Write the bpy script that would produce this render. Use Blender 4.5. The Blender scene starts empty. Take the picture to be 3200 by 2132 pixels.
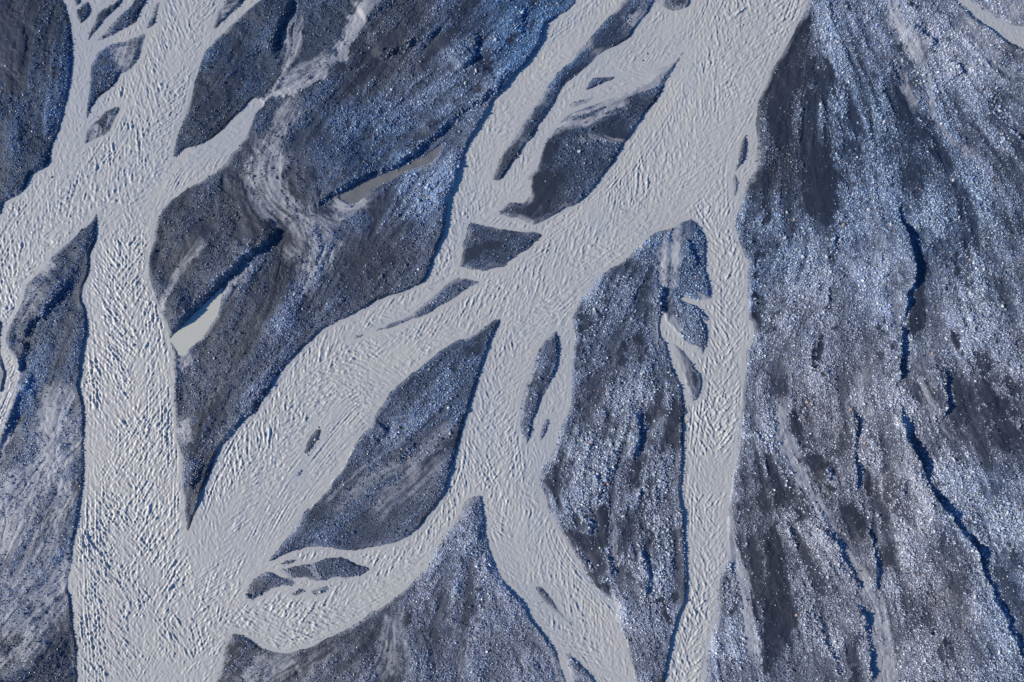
import bpy, math, time
import numpy as np
T0 = time.time()
rng = np.random.default_rng(11)
S = 0.0375                      # metres per source-photo pixel
RES = 0.075                     # terrain grid step in metres
HALF_X, HALF_Y = 74.0, 54.0     # half extent of the detailed ground
xs = np.arange(-HALF_X, HALF_X + 1e-6, RES).astype(np.float32)
ys = np.arange(-HALF_Y, HALF_Y + 1e-6, RES).astype(np.float32)
NX, NY = len(xs), len(ys)

# ------------------------------------------------------------------ outlines
def P(text):
    """'00: x,y x,y; 12: ...' - points surveyed on sixteen map sheets (column,row); Q0-Q3 = quarter maps, F = whole map."""
    out = []
    for chunk in text.split(';'):
        chunk = chunk.strip()
        if not chunk: continue
        head, body = chunk.split(':')
        head = head.strip()
        if head == 'F': ox, oy, k = 0, 0, 3200 / 2353
        elif head[0] == 'Q': ox, oy, k = 1600 * (int(head[1]) % 2), 1066 * (int(head[1]) // 2), 1600 / 1345
        else:
            ox, oy = 800 * int(head[0]), 533 * int(head[1])
            k = 800 / 1345 if head in ('23', '33') else 800 / 2353
        for pr in body.split():
            a, b = pr.split(',')
            u, v = ox + float(a) * k, oy + float(b) * k
            out.append(((u - 1600) * S, (1066 - v) * S))
    return np.array(out, dtype=np.float64)

def smooth(p, closed=True, n=4):
    """Catmull-Rom through the points."""
    m = len(p)
    if m < 3: return p
    idx = np.arange(m)
    if closed: a, b, c, d = p[(idx - 1) % m], p, p[(idx + 1) % m], p[(idx + 2) % m]
    else:
        e = np.vstack([2 * p[0] - p[1], p, 2 * p[-1] - p[-2]])
        a, b, c, d = e[:-3], e[1:-2], e[2:-1], e[3:]
    out = []
    for t in np.arange(n) / n:
        out.append(0.5 * ((2 * b) + (c - a) * t + (2 * a - 5 * b + 4 * c - d) * t * t + (3 * b - a - 3 * c + d) * t ** 3))
    r = np.stack(out, 1).reshape(-1, 2)
    return r if closed else np.vstack([r, p[-1:]])

def fill(mask, poly, val):
    """Even-odd scanline fill of a closed outline into a grid."""
    x0, y0 = poly[:, 0], poly[:, 1]
    x1, y1 = np.roll(x0, -1), np.roll(y0, -1)
    j0 = max(0, int(math.ceil((y0.min() + HALF_Y) / RES)))
    j1 = min(NY - 1, int((y0.max() + HALF_Y) / RES))
    for j in range(j0, j1 + 1):
        y = ys[j] + 1e-5
        cr = (y0 <= y) != (y1 <= y)
        if not cr.any(): continue
        xc = np.sort(x0[cr] + (y - y0[cr]) / (y1[cr] - y0[cr]) * (x1[cr] - x0[cr]))
        ii = np.ceil((xc + HALF_X) / RES).astype(int)
        for a, b in zip(ii[0::2], ii[1::2]):
            a, b = max(a, 0), min(b, NX)
            if b > a: mask[j, a:b] = val

MAIN_RIGHT = "00: 2085,-200 2060,0 2000,130 1950,300 1890,440 1850,540 1800,700 1740,900 1680,1100 1620,1300 1585,1450"
INLET_TOP = "00: 1640,1440 1700,1380 1900,1300 2050,1190 2150,1090 2240,1000 2330,910; 10: 40,935 60,960 0,1040"
INLET_LOW = "00: 2320,1120 2260,1250 2200,1330 2100,1440 2000,1560; 01: 1900,60 1780,130 1640,220 1530,310 1480,380 1440,470 1410,570 1390,680 1370,800 1368,920 1385,1030 1420,1150 1460,1250 1500,1350 1535,1450 1550,1555; 02: 1590,100 1590,250 1600,350 1600,500 1605,650 1620,800 1650,1000 1655,1100 1670,1250 1690,1400 1690,1560; 03: 1700,100 1722,222 1738,190 1760,150 1790,50 1810,0; 02: 1850,1430 1900,1300 1950,1170 1990,1060 2060,960 2110,900 2200,780 2280,700 2353,650; 12: 80,530 170,370 280,230 400,90 510,0; 11: 600,1490 700,1420 840,1350 1000,1260 1150,1190 1310,1130 1440,1080 1520,1040 1580,970 1620,870 1650,780 1700,640 1730,560 1745,470 1770,370 1800,240 1830,130 1850,0; 10: 1890,1560 1930,1420 1980,1290 2050,1150 2130,1030 2220,900 2300,800; 20: 0,740 70,650 180,530 260,420 290,340 300,270 330,210 440,140 520,90 600,10 700,-200"
R_BANK = "30: 420,-200 360,0 330,100 270,210 220,310 150,440 90,560 30,660; 20: 2353,740 2300,850 2260,950 2245,1050 2230,1150 2250,1300 2240,1450 2230,1560; 21: 2160,90 2140,150 2110,260 2080,350 2050,440 2050,520 2080,640 2120,740 2140,790 2190,830 2170,920 2160,1050 2165,1200 2165,1350 2200,1400 2220,1480 2220,1560; 22: 2190,40 2150,80 2140,250 2130,400 2120,580 2100,680 2080,820 2060,900 2050,1050 2045,1150 2030,1250 2010,1400 1990,1560; 23: 1130,60 1130,150 1135,230 1110,300 1090,380 1080,480 1060,580 1040,660 1020,800 1010,900 990,1100"
M_RIGHT_UP = "23: 770,1100 800,896 815,800 835,700 850,620 880,540 910,470 920,400 925,300 920,200 915,100 905,0; 22: 1560,1450 1570,1300 1580,1100 1575,950 1580,800 1585,700 1610,660 1600,600 1585,520 1560,430 1520,330 1470,150 1420,0; 21: 1390,1540 1365,1400 1375,1330 1395,1330 1410,1400 1440,1420 1490,1480 1560,1560; 22: 1600,10 1650,50 1700,110 1755,145 1790,80 1800,0; 21: 1805,1450 1770,1390 1805,1390 1800,1340 1750,1280 1680,1230 1600,1200 1560,1172 1620,1180 1700,1190 1780,1200 1825,1200 1840,1160 1830,1080 1810,980 1780,900 1785,830 1780,700 1770,600 1740,530 1700,465 1640,430"
M_LEFT_DN = "21: 1590,450 1540,470 1480,520 1390,545 1330,560 1270,600 1200,670 1090,760 1000,840 900,900 800,970 740,1030 680,1110 630,1200 590,1290 560,1350 565,1420 580,1500 575,1560; 22: 555,150 545,300 540,450 525,570 500,680 450,800 400,940 350,1050 290,1130 250,1200 245,1290 265,1390 300,1470 330,1560; 23: 230,60 270,130 330,220 390,320 440,390 500,460 540,500 545,560 570,640 600,720 630,820 650,896 720,1100"
F_EDGE = "23: 330,1100 285,900 260,820 235,740 190,680 150,620 100,560 60,480 0,420; 13: 2300,680 2240,590 2200,500 2150,350 2120,200 2110,80 2100,0; 12: 2095,1540 2085,1440 2050,1410 1960,1430 1900,1500 1880,1560; 13: 1830,90 1760,190 1680,320 1600,430 1530,540 1430,650 1300,760 1200,850 1080,920 930,1010 830,1080 680,1150 560,1220 400,1270 290,1295 200,1290 80,1250 0,1210; 03: 2250,1150 2150,1110 2100,1170 2070,1240 2030,1420 1990,1568 1900,2100"
MAIN_LEFT_UP = "03: 740,2100 730,1600 725,1440 715,1300 690,1150 680,1000 665,880 640,720 645,600 670,450 690,300 715,120 735,0; 02: 745,1540 770,1400 780,1250 785,1100 775,1000 770,850 775,700 770,560 730,400 745,280 775,150 785,0; 01: 800,1400 795,1250 760,1180 770,1090 800,1000 830,900 850,760 890,640 893,520 893,400"
E_EDGE = "01: 870,440 790,510 700,590 600,680 480,780 400,880 330,970 250,1040 210,1120 180,1220 130,1320 80,1420 50,1500 40,1560; 02: 60,40 80,90 130,160 150,210 165,300 150,420 110,560 60,700 0,850 -300,1200"
A_EDGE = "01: -300,700 -40,450 0,430 35,390 40,320 100,270 190,220 250,130 300,40 380,0; 00: 450,1530 470,1420 500,1300 545,1200 590,1050 625,900 650,750 665,600 672,450 660,300 640,150 620,40 600,-200"
WATER = [
  # the two linked river systems, drawn as one body; islands are laid over it
  ';'.join([MAIN_RIGHT, INLET_TOP, INLET_LOW, R_BANK, M_RIGHT_UP, M_LEFT_DN, F_EDGE, MAIN_LEFT_UP, E_EDGE, A_EDGE]),
  "00: 1890,450 1930,320 2000,250 2080,180 2150,110 2250,20 2360,-200 2700,-200 2400,0 2250,120 2120,230 2000,340",
  "30: 1700,-200 1740,0 1830,90 1950,200 2080,290 2200,380 2353,450 2700,600 2700,420 2353,265 2250,240 2130,180 2000,110 1900,50 1830,-10 1780,-200",
]
# name, label, outline, bank height
ISLANDS = [
 ("long narrow gravel island splitting the two channels at the top of the frame", .35, "20: 1250,-200 1020,0 960,80 870,170 770,280 690,370 620,450 560,560 480,620 400,690 330,780 280,850 210,950 140,1060 80,1160 20,1240; 10: 2300,1370 2240,1460 2190,1560; 11: 2160,85 2220,100 2270,80 2310,10; 20: 30,1440 50,1420 130,1330 200,1250 250,1170 330,1050 400,960 440,870 500,770 600,690 720,610 800,530 900,460 1000,400 1090,340 1140,260 1190,180 1250,120 1300,40 1340,30 1400,70 1450,95 1500,105 1560,95 1620,70 1640,20 1650,-200"),
 ("large gravel island with charcoal sand tail beside the widest channel", .45, "20: 1600,440 1550,520 1510,600 1460,700 1390,840 1310,950 1230,1060 1130,1190 1050,1310 970,1440 900,1550; 21: 840,60 760,150 680,240 600,310 500,350 400,410 300,470 210,505 150,490 60,450 0,440; 11: 2290,420 2220,400 2240,370 2300,310 2353,285; 21: 70,300 120,290 150,240 160,140 165,100 140,60 200,0; 20: 240,1450 290,1310 370,1230 430,1150 500,1060 620,1010 760,950 900,900 1030,850 1130,800 1210,750 1250,700 1330,630 1420,600 1500,560 1560,480"),
 ("feather-shaped gravel shoal in the shallow wash above the sand-tailed island", .16, "20: 640,845 700,770 750,700 870,700 980,690 1050,670 980,720 900,760 780,810 690,840"),
 ("small stony shoal streaked along the shallow side channel", .14, "20: 510,1000 560,930 650,910 760,880 830,870 760,920 650,970 560,1000"),
 ("dark stony sliver against the east bank of the widest channel", .3, "20: 2170,1160 2140,1220 2100,1330 2070,1450 2050,1560; 21: 2020,100 2025,220 2055,265 2080,220 2095,130 2080,60 2075,0; 20: 2140,1450 2160,1300 2180,1190"),
 ("triangular island of gravel and charcoal sand at the central junction", .35, "11: 1960,490 2000,480 2080,500 2200,525 2353,550; 21: 100,560 200,560 270,580 270,610 200,680 100,760 0,830; 11: 2300,880 2200,910 2100,928 2000,920 1920,905 1850,885 1880,840 1900,740 1920,620 1940,540"),
 ("slender gravel island with a long trailing point below the central junction", .3, "11: 1800,1000 1850,985 1930,985 2020,1000 2085,1015 2020,1060 1920,1120 1820,1180 1700,1250 1580,1320 1450,1380 1330,1420 1200,1460 1080,1490 960,1530 840,1560 900,1530 1030,1490 1150,1440 1260,1390 1380,1340 1490,1260 1600,1170 1700,1090 1760,1030"),
 ("largest leaf-shaped gravel island with washed silt streaks, in the middle of the braids", .5, "11: 2250,1365 2150,1400 2060,1470 1960,1530 1900,1560; 12: 1830,0 1700,80 1600,160 1500,240 1390,330 1300,400 1215,490 1160,580 1100,660 1040,770 970,860 900,960 830,1080 780,1170 700,1260 620,1380 540,1480 470,1560; 13: 380,110 280,230 180,370 105,465 200,430 300,380 420,350 560,330 700,330 800,355 900,360 1000,340 1150,320 1300,280 1400,230 1500,150 1570,70 1630,0; 12: 1700,1480 1750,1390 1780,1270 1810,1150 1850,1000 1880,880 1930,700 1980,550 2030,400 2080,220 2130,80 2160,0; 11: 2210,1460"),
 ("willow-leaf gravel island between the twin downstream channels", .35, "21: 410,1460 430,1520 435,1560; 22: 432,120 410,220 390,310 340,400 280,520 240,640 210,720 180,820 130,950 90,870 65,780 70,680 85,570 110,440 150,320 190,240 230,130 270,40 290,0; 21: 330,1540 370,1490"),
 ("tiny grey shoal just below the willow-leaf island", .12, "22: 340,710 330,780 300,860 250,930 260,850 290,750"),
 ("stony spit wedged between the small side stream and the rightmost channel", .25, "22: 1480,10 1560,60 1640,140 1690,230 1730,290 1755,380 1740,470 1720,520 1660,560 1610,470 1580,330 1540,230 1500,120 1450,20"),
 ("low teardrop shoal with muddy fingers at the mouth of the curling channel", .16, "13: -70,780 -70,700 0,600 70,555 140,545 210,590 300,610 360,650 320,680 200,690 100,750 0,800 -50,815"),
 ("rippled oval shoal of silt and pebbles inside the curling channel", .2, "13: 210,540 330,510 440,480 560,460 650,430 760,415 850,440 930,480 1060,510 1050,550 960,590 850,610 720,610 640,640 540,640 440,600 340,610 260,580"),
 ("small oval pebble shoal below the rippled shoal", .13, "13: 490,760 500,720 560,690 640,675 690,690 650,740 570,780"),
 ("tiny pointed pebble shoal beside the small oval one", .12, "13: 300,770 380,715 440,705 420,750 370,775"),
 ("thin grey shoal between the big leaf island and the rippled shoal", .12, "13: 215,490 270,450 380,430 400,450 330,475"),
 ("half-drowned strip of stones in the broad lower channel", .1, "12: 430,1050 450,970 480,900 560,800 610,830 540,960 470,1060"),
 ("few drowned stones downstream of the half-drowned strip", .08, "12: 360,1260 380,1190 440,1165 420,1220"),
 ("elongated dark shoal in the channel at the bottom of the frame", .15, "23: 115,395 160,395 200,440 250,510 320,600 300,590 240,545 200,510 150,450"),
 ("wedge of gravel rising from the water at the bottom edge of the frame", .3, "23: 290,735 340,780 400,840 435,890 520,1100 370,1100 305,880 285,790"),
 ("small diamond island of dark sand in the upper left stream", .25, "00: 700,95 760,50 810,10 830,60 840,110 800,170 740,215 715,160"),
 ("tiny dark knob above the diamond island", .2, "00: 670,-30 755,-30 750,0 740,40 700,60 675,40"),
 ("tapering dark island with a smooth sand flank in the upper left braids", .3, "00: 890,110 1000,50 1100,0 1150,-60 1130,0 1060,90 960,200 880,290 830,370 785,420 800,350 840,270 860,180"),
 ("blue-grey gravel island with a hooked point in the upper left braids", .3, "00: 1350,-60 1340,20 1300,110 1250,220 1150,265 1060,320 960,360 875,385 950,310 1040,200 1130,120 1220,40 1290,-60"),
 ("dark gravel strip along the edge of the upper left river", .2, "00: 1490,-60 1480,60 1460,150 1430,230 1340,290 1330,250 1370,170 1400,90 1440,0"),
 ("rounded gravel island with frayed silt edge between stream and upper left river", .25, "00: 830,630 840,570 880,500 960,430 1060,385 1130,370 1220,330 1320,290 1360,340 1320,430 1280,540 1210,640 1160,660 1100,690 1060,760 980,830 900,900 840,1000 795,1090 800,960 825,800 835,700"),
 ("small frayed island ending in dark sand fingers beside the upper left river", .18, "00: 770,1330 780,1240 820,1170 900,1100 960,1020 1080,990 1110,960 1070,1100 1020,1200 940,1260 850,1300"),
 ("dark stony patch at the left edge of the frame in the side stream", .2, "01: -300,1350 0,1370 30,1420 10,1560; 02: 30,180 50,280 30,400 0,470 -300,560"),
]
PONDS = [
 ("still pale pool below the straight gravel bank", "01: 1565,1555 1610,1500 1700,1410 1800,1310 1900,1215 2000,1120 2045,1095 2040,1190 2000,1310 1900,1480; 02: 1830,0 1790,20 1700,100 1650,135 1620,80 1590,20"),
 ("shallow grey pool under the long gravel bank", "10: 1700,1345 1620,1400 1480,1490 1300,1568; 11: 1050,75 900,140 770,235 830,290 900,300 1000,235 1100,165 1300,50; 10: 1480,1530 1640,1450"),
]
SAND = """10: 850,900 870,720 1000,640 1250,560 1420,500 1300,600 1130,700 1000,800
10: 1900,720 2060,500 2200,520 2130,640 2100,850 1950,880 1880,850
10: 1430,1370 1420,1230 1520,1150 1640,1170 1600,1290 1450,1400
10: 1160,1280 1250,1200 1400,1200 1440,1150 1380,1260 1250,1310
10: 1830,0 2050,0 2000,80 1900,190 1850,100
10: 980,270 1150,120 1280,40 1180,200 1080,300
10: 430,1350 550,1230 750,1180 600,1300
10: 780,520 860,480 960,540 900,620 800,620
20: 130,-60 170,150 150,350 90,330 110,150
20: 1150,160 1240,60 1330,60 1280,130 1200,180
20: 830,430 900,350 1080,340 960,420 870,450
20: 520,640 560,560 620,590 560,640
20: 290,1310 430,1150 620,1150 650,1190 500,1280 350,1450 280,1568 190,1568
21: 200,0 520,0 430,160 350,280 300,400 200,500 0,440 0,290 80,310 150,270 170,90
30: 140,460 250,260 350,60 400,100 380,300 250,420
30: 180,520 400,560 580,620 590,780 350,740 200,900 200,1250 100,1450 0,1100 50,750
30: 1140,360 1230,370 1340,520 1430,620 1290,660 1200,520
30: 1130,780 1200,800 1280,980 1400,1150 1560,1300 1640,1500 1500,1450 1350,1150 1220,1050
30: 430,1250 540,1200 580,1400 540,1568 330,1568
30: 2050,700 2200,780 2330,830 2280,700 2200,720
30: 1900,540 1990,460 1990,600 1950,600
30: 1500,580 1620,640 1720,640 1640,600
31: 280,60 330,0 700,0 640,150 630,280 600,400 600,560 630,700 570,900 540,870 530,650 450,520 330,350 260,200
31: 1430,810 1500,820 1490,900 1420,1000 1370,950
31: 1340,1050 1420,1080 1440,1200 1430,1350 1380,1568 1290,1430 1300,1200
31: 1690,900 1750,700 1840,720 1850,1000 1760,1050
31: 1640,0 1700,50 1760,400 1830,600 1780,620 1720,350
31: 40,800 150,700 150,780 40,870
31: 0,1300 200,1200 100,1370 0,1450
31: 1120,760 1180,820 1260,960 1230,1040 1180,900
31: 980,940 1050,1040 1100,1130 1020,1060
31: 1000,1450 1060,1430 1060,1520 1010,1520
32: 1320,390 1370,370 1420,450 1440,560 1460,640 1390,580
32: 180,760 230,660 300,680 290,800 240,850
32: 310,1010 400,1010 500,1110 560,1210 530,1320 440,1300 360,1150
32: 1950,800 2080,790 2250,900 2353,1000 2353,1100 2150,1050 2020,930
32: 1880,120 1980,130 2080,220 2050,300 1950,230
32: 1900,350 2050,480 2150,650 2100,740 1980,560
32: 2220,380 2310,490 2260,480
32: 420,0 490,50 460,200 420,200
32: 900,20 940,0 940,140 910,120
32: 640,1000 720,860 720,960 560,1160 520,1120
32: 1650,620 1720,600 1780,700 1760,820 1690,800
32: 840,1200 930,1180 960,1400 900,1400
32: 640,1520 700,1440 790,1440 720,1568
32: 0,1000 70,920 200,1200 330,1450 400,1568 200,1568 0,1400
33: 0,30 60,150 110,380 100,470 150,430 160,500 100,650 50,780 0,800
33: 360,0 440,0 520,80 520,150 450,120
33: 890,740 950,720 940,790 900,800
33: 620,180 650,150 630,240 610,260
33: 400,740 450,790 520,870 430,900
23: 290,100 380,100 470,160 520,280 500,330 540,470 430,380 340,200
23: 430,60 510,0 500,150 525,260 480,180
23: 690,160 760,150 720,300 720,460 690,380
23: 740,530 790,520 850,590 790,560
23: 820,380 880,400 900,460 850,440
23: 1200,380 1345,450 1345,750 1310,780 1290,600
23: 1150,50 1250,100 1345,200 1345,130 1250,60 1170,20
22: 340,1250 560,980 640,940 580,1060 450,1200 400,1300 320,1390 300,1320
22: 1170,680 1300,650 1480,720 1500,850 1450,900 1250,950 1180,870
22: 940,0 1250,0 1200,150 1100,80 1000,120
22: 860,260 950,210 1050,270 960,380 830,400
22: 560,160 680,60 750,60 690,120 580,230
22: 1330,170 1450,230 1480,330 1400,280
22: 600,540 690,510 680,570 610,590
22: 640,880 780,700 740,820 680,920 620,930
22: 1090,1110 1200,1000 1160,1250 1000,1280
22: 1350,1170 1450,1010 1500,1020 1380,1180 1280,1350 1200,1530 1150,1568 1240,1400
22: 2240,1040 2330,1080 2353,1300 2250,1250
21: 580,1330 750,1270 900,1190 980,1150 800,1320 650,1440
21: 2210,1200 2300,1200 2340,1230 2260,1360 2200,1390 2170,1310
21: 2170,930 2200,830 2330,820 2230,920
21: 2250,60 2353,20 2353,480 2200,400 2120,330
11: 570,360 720,340 840,370 830,400 650,440 500,410
11: 930,450 980,370 1120,310 1050,380
11: 1890,840 1910,720 2060,680 2220,620 2260,650 2150,720 2040,820
11: 0,340 80,350 150,480 0,530
11: 250,60 300,180 430,320 420,240 330,60
12: 1750,170 1850,90 2050,20 2060,100 1960,180
12: 1020,970 1060,920 1150,900 1080,970
12: 1330,1110 1420,1010 1400,1080
12: 1750,880 1800,900 1770,1040 1730,1060
12: 1380,1290 1440,1220 1470,1230 1420,1290
02: 1720,1000 1790,850 1900,600 2050,480 2200,250 2300,110 2250,230 2100,450 1950,680 1850,880 1750,1050
02: 1900,1120 1990,960 2030,990 1960,1120
03: 2000,1568 2060,1250 2130,1130 2260,1210 2130,1370 2020,1540
13: 1240,940 1330,900 1480,920 1420,1030 1380,1120 1320,980
13: 140,1540 300,1430 500,1400 380,1500 230,1568
13: 180,1370 220,1320 230,1360 170,1420
00: 60,0 200,200 240,500 230,800 100,760 0,700 0,100
01: 1600,850 1750,650 1900,560 1850,700 1700,850
01: 2270,250 2353,150 2353,620 2280,560""".split('\n')
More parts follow.
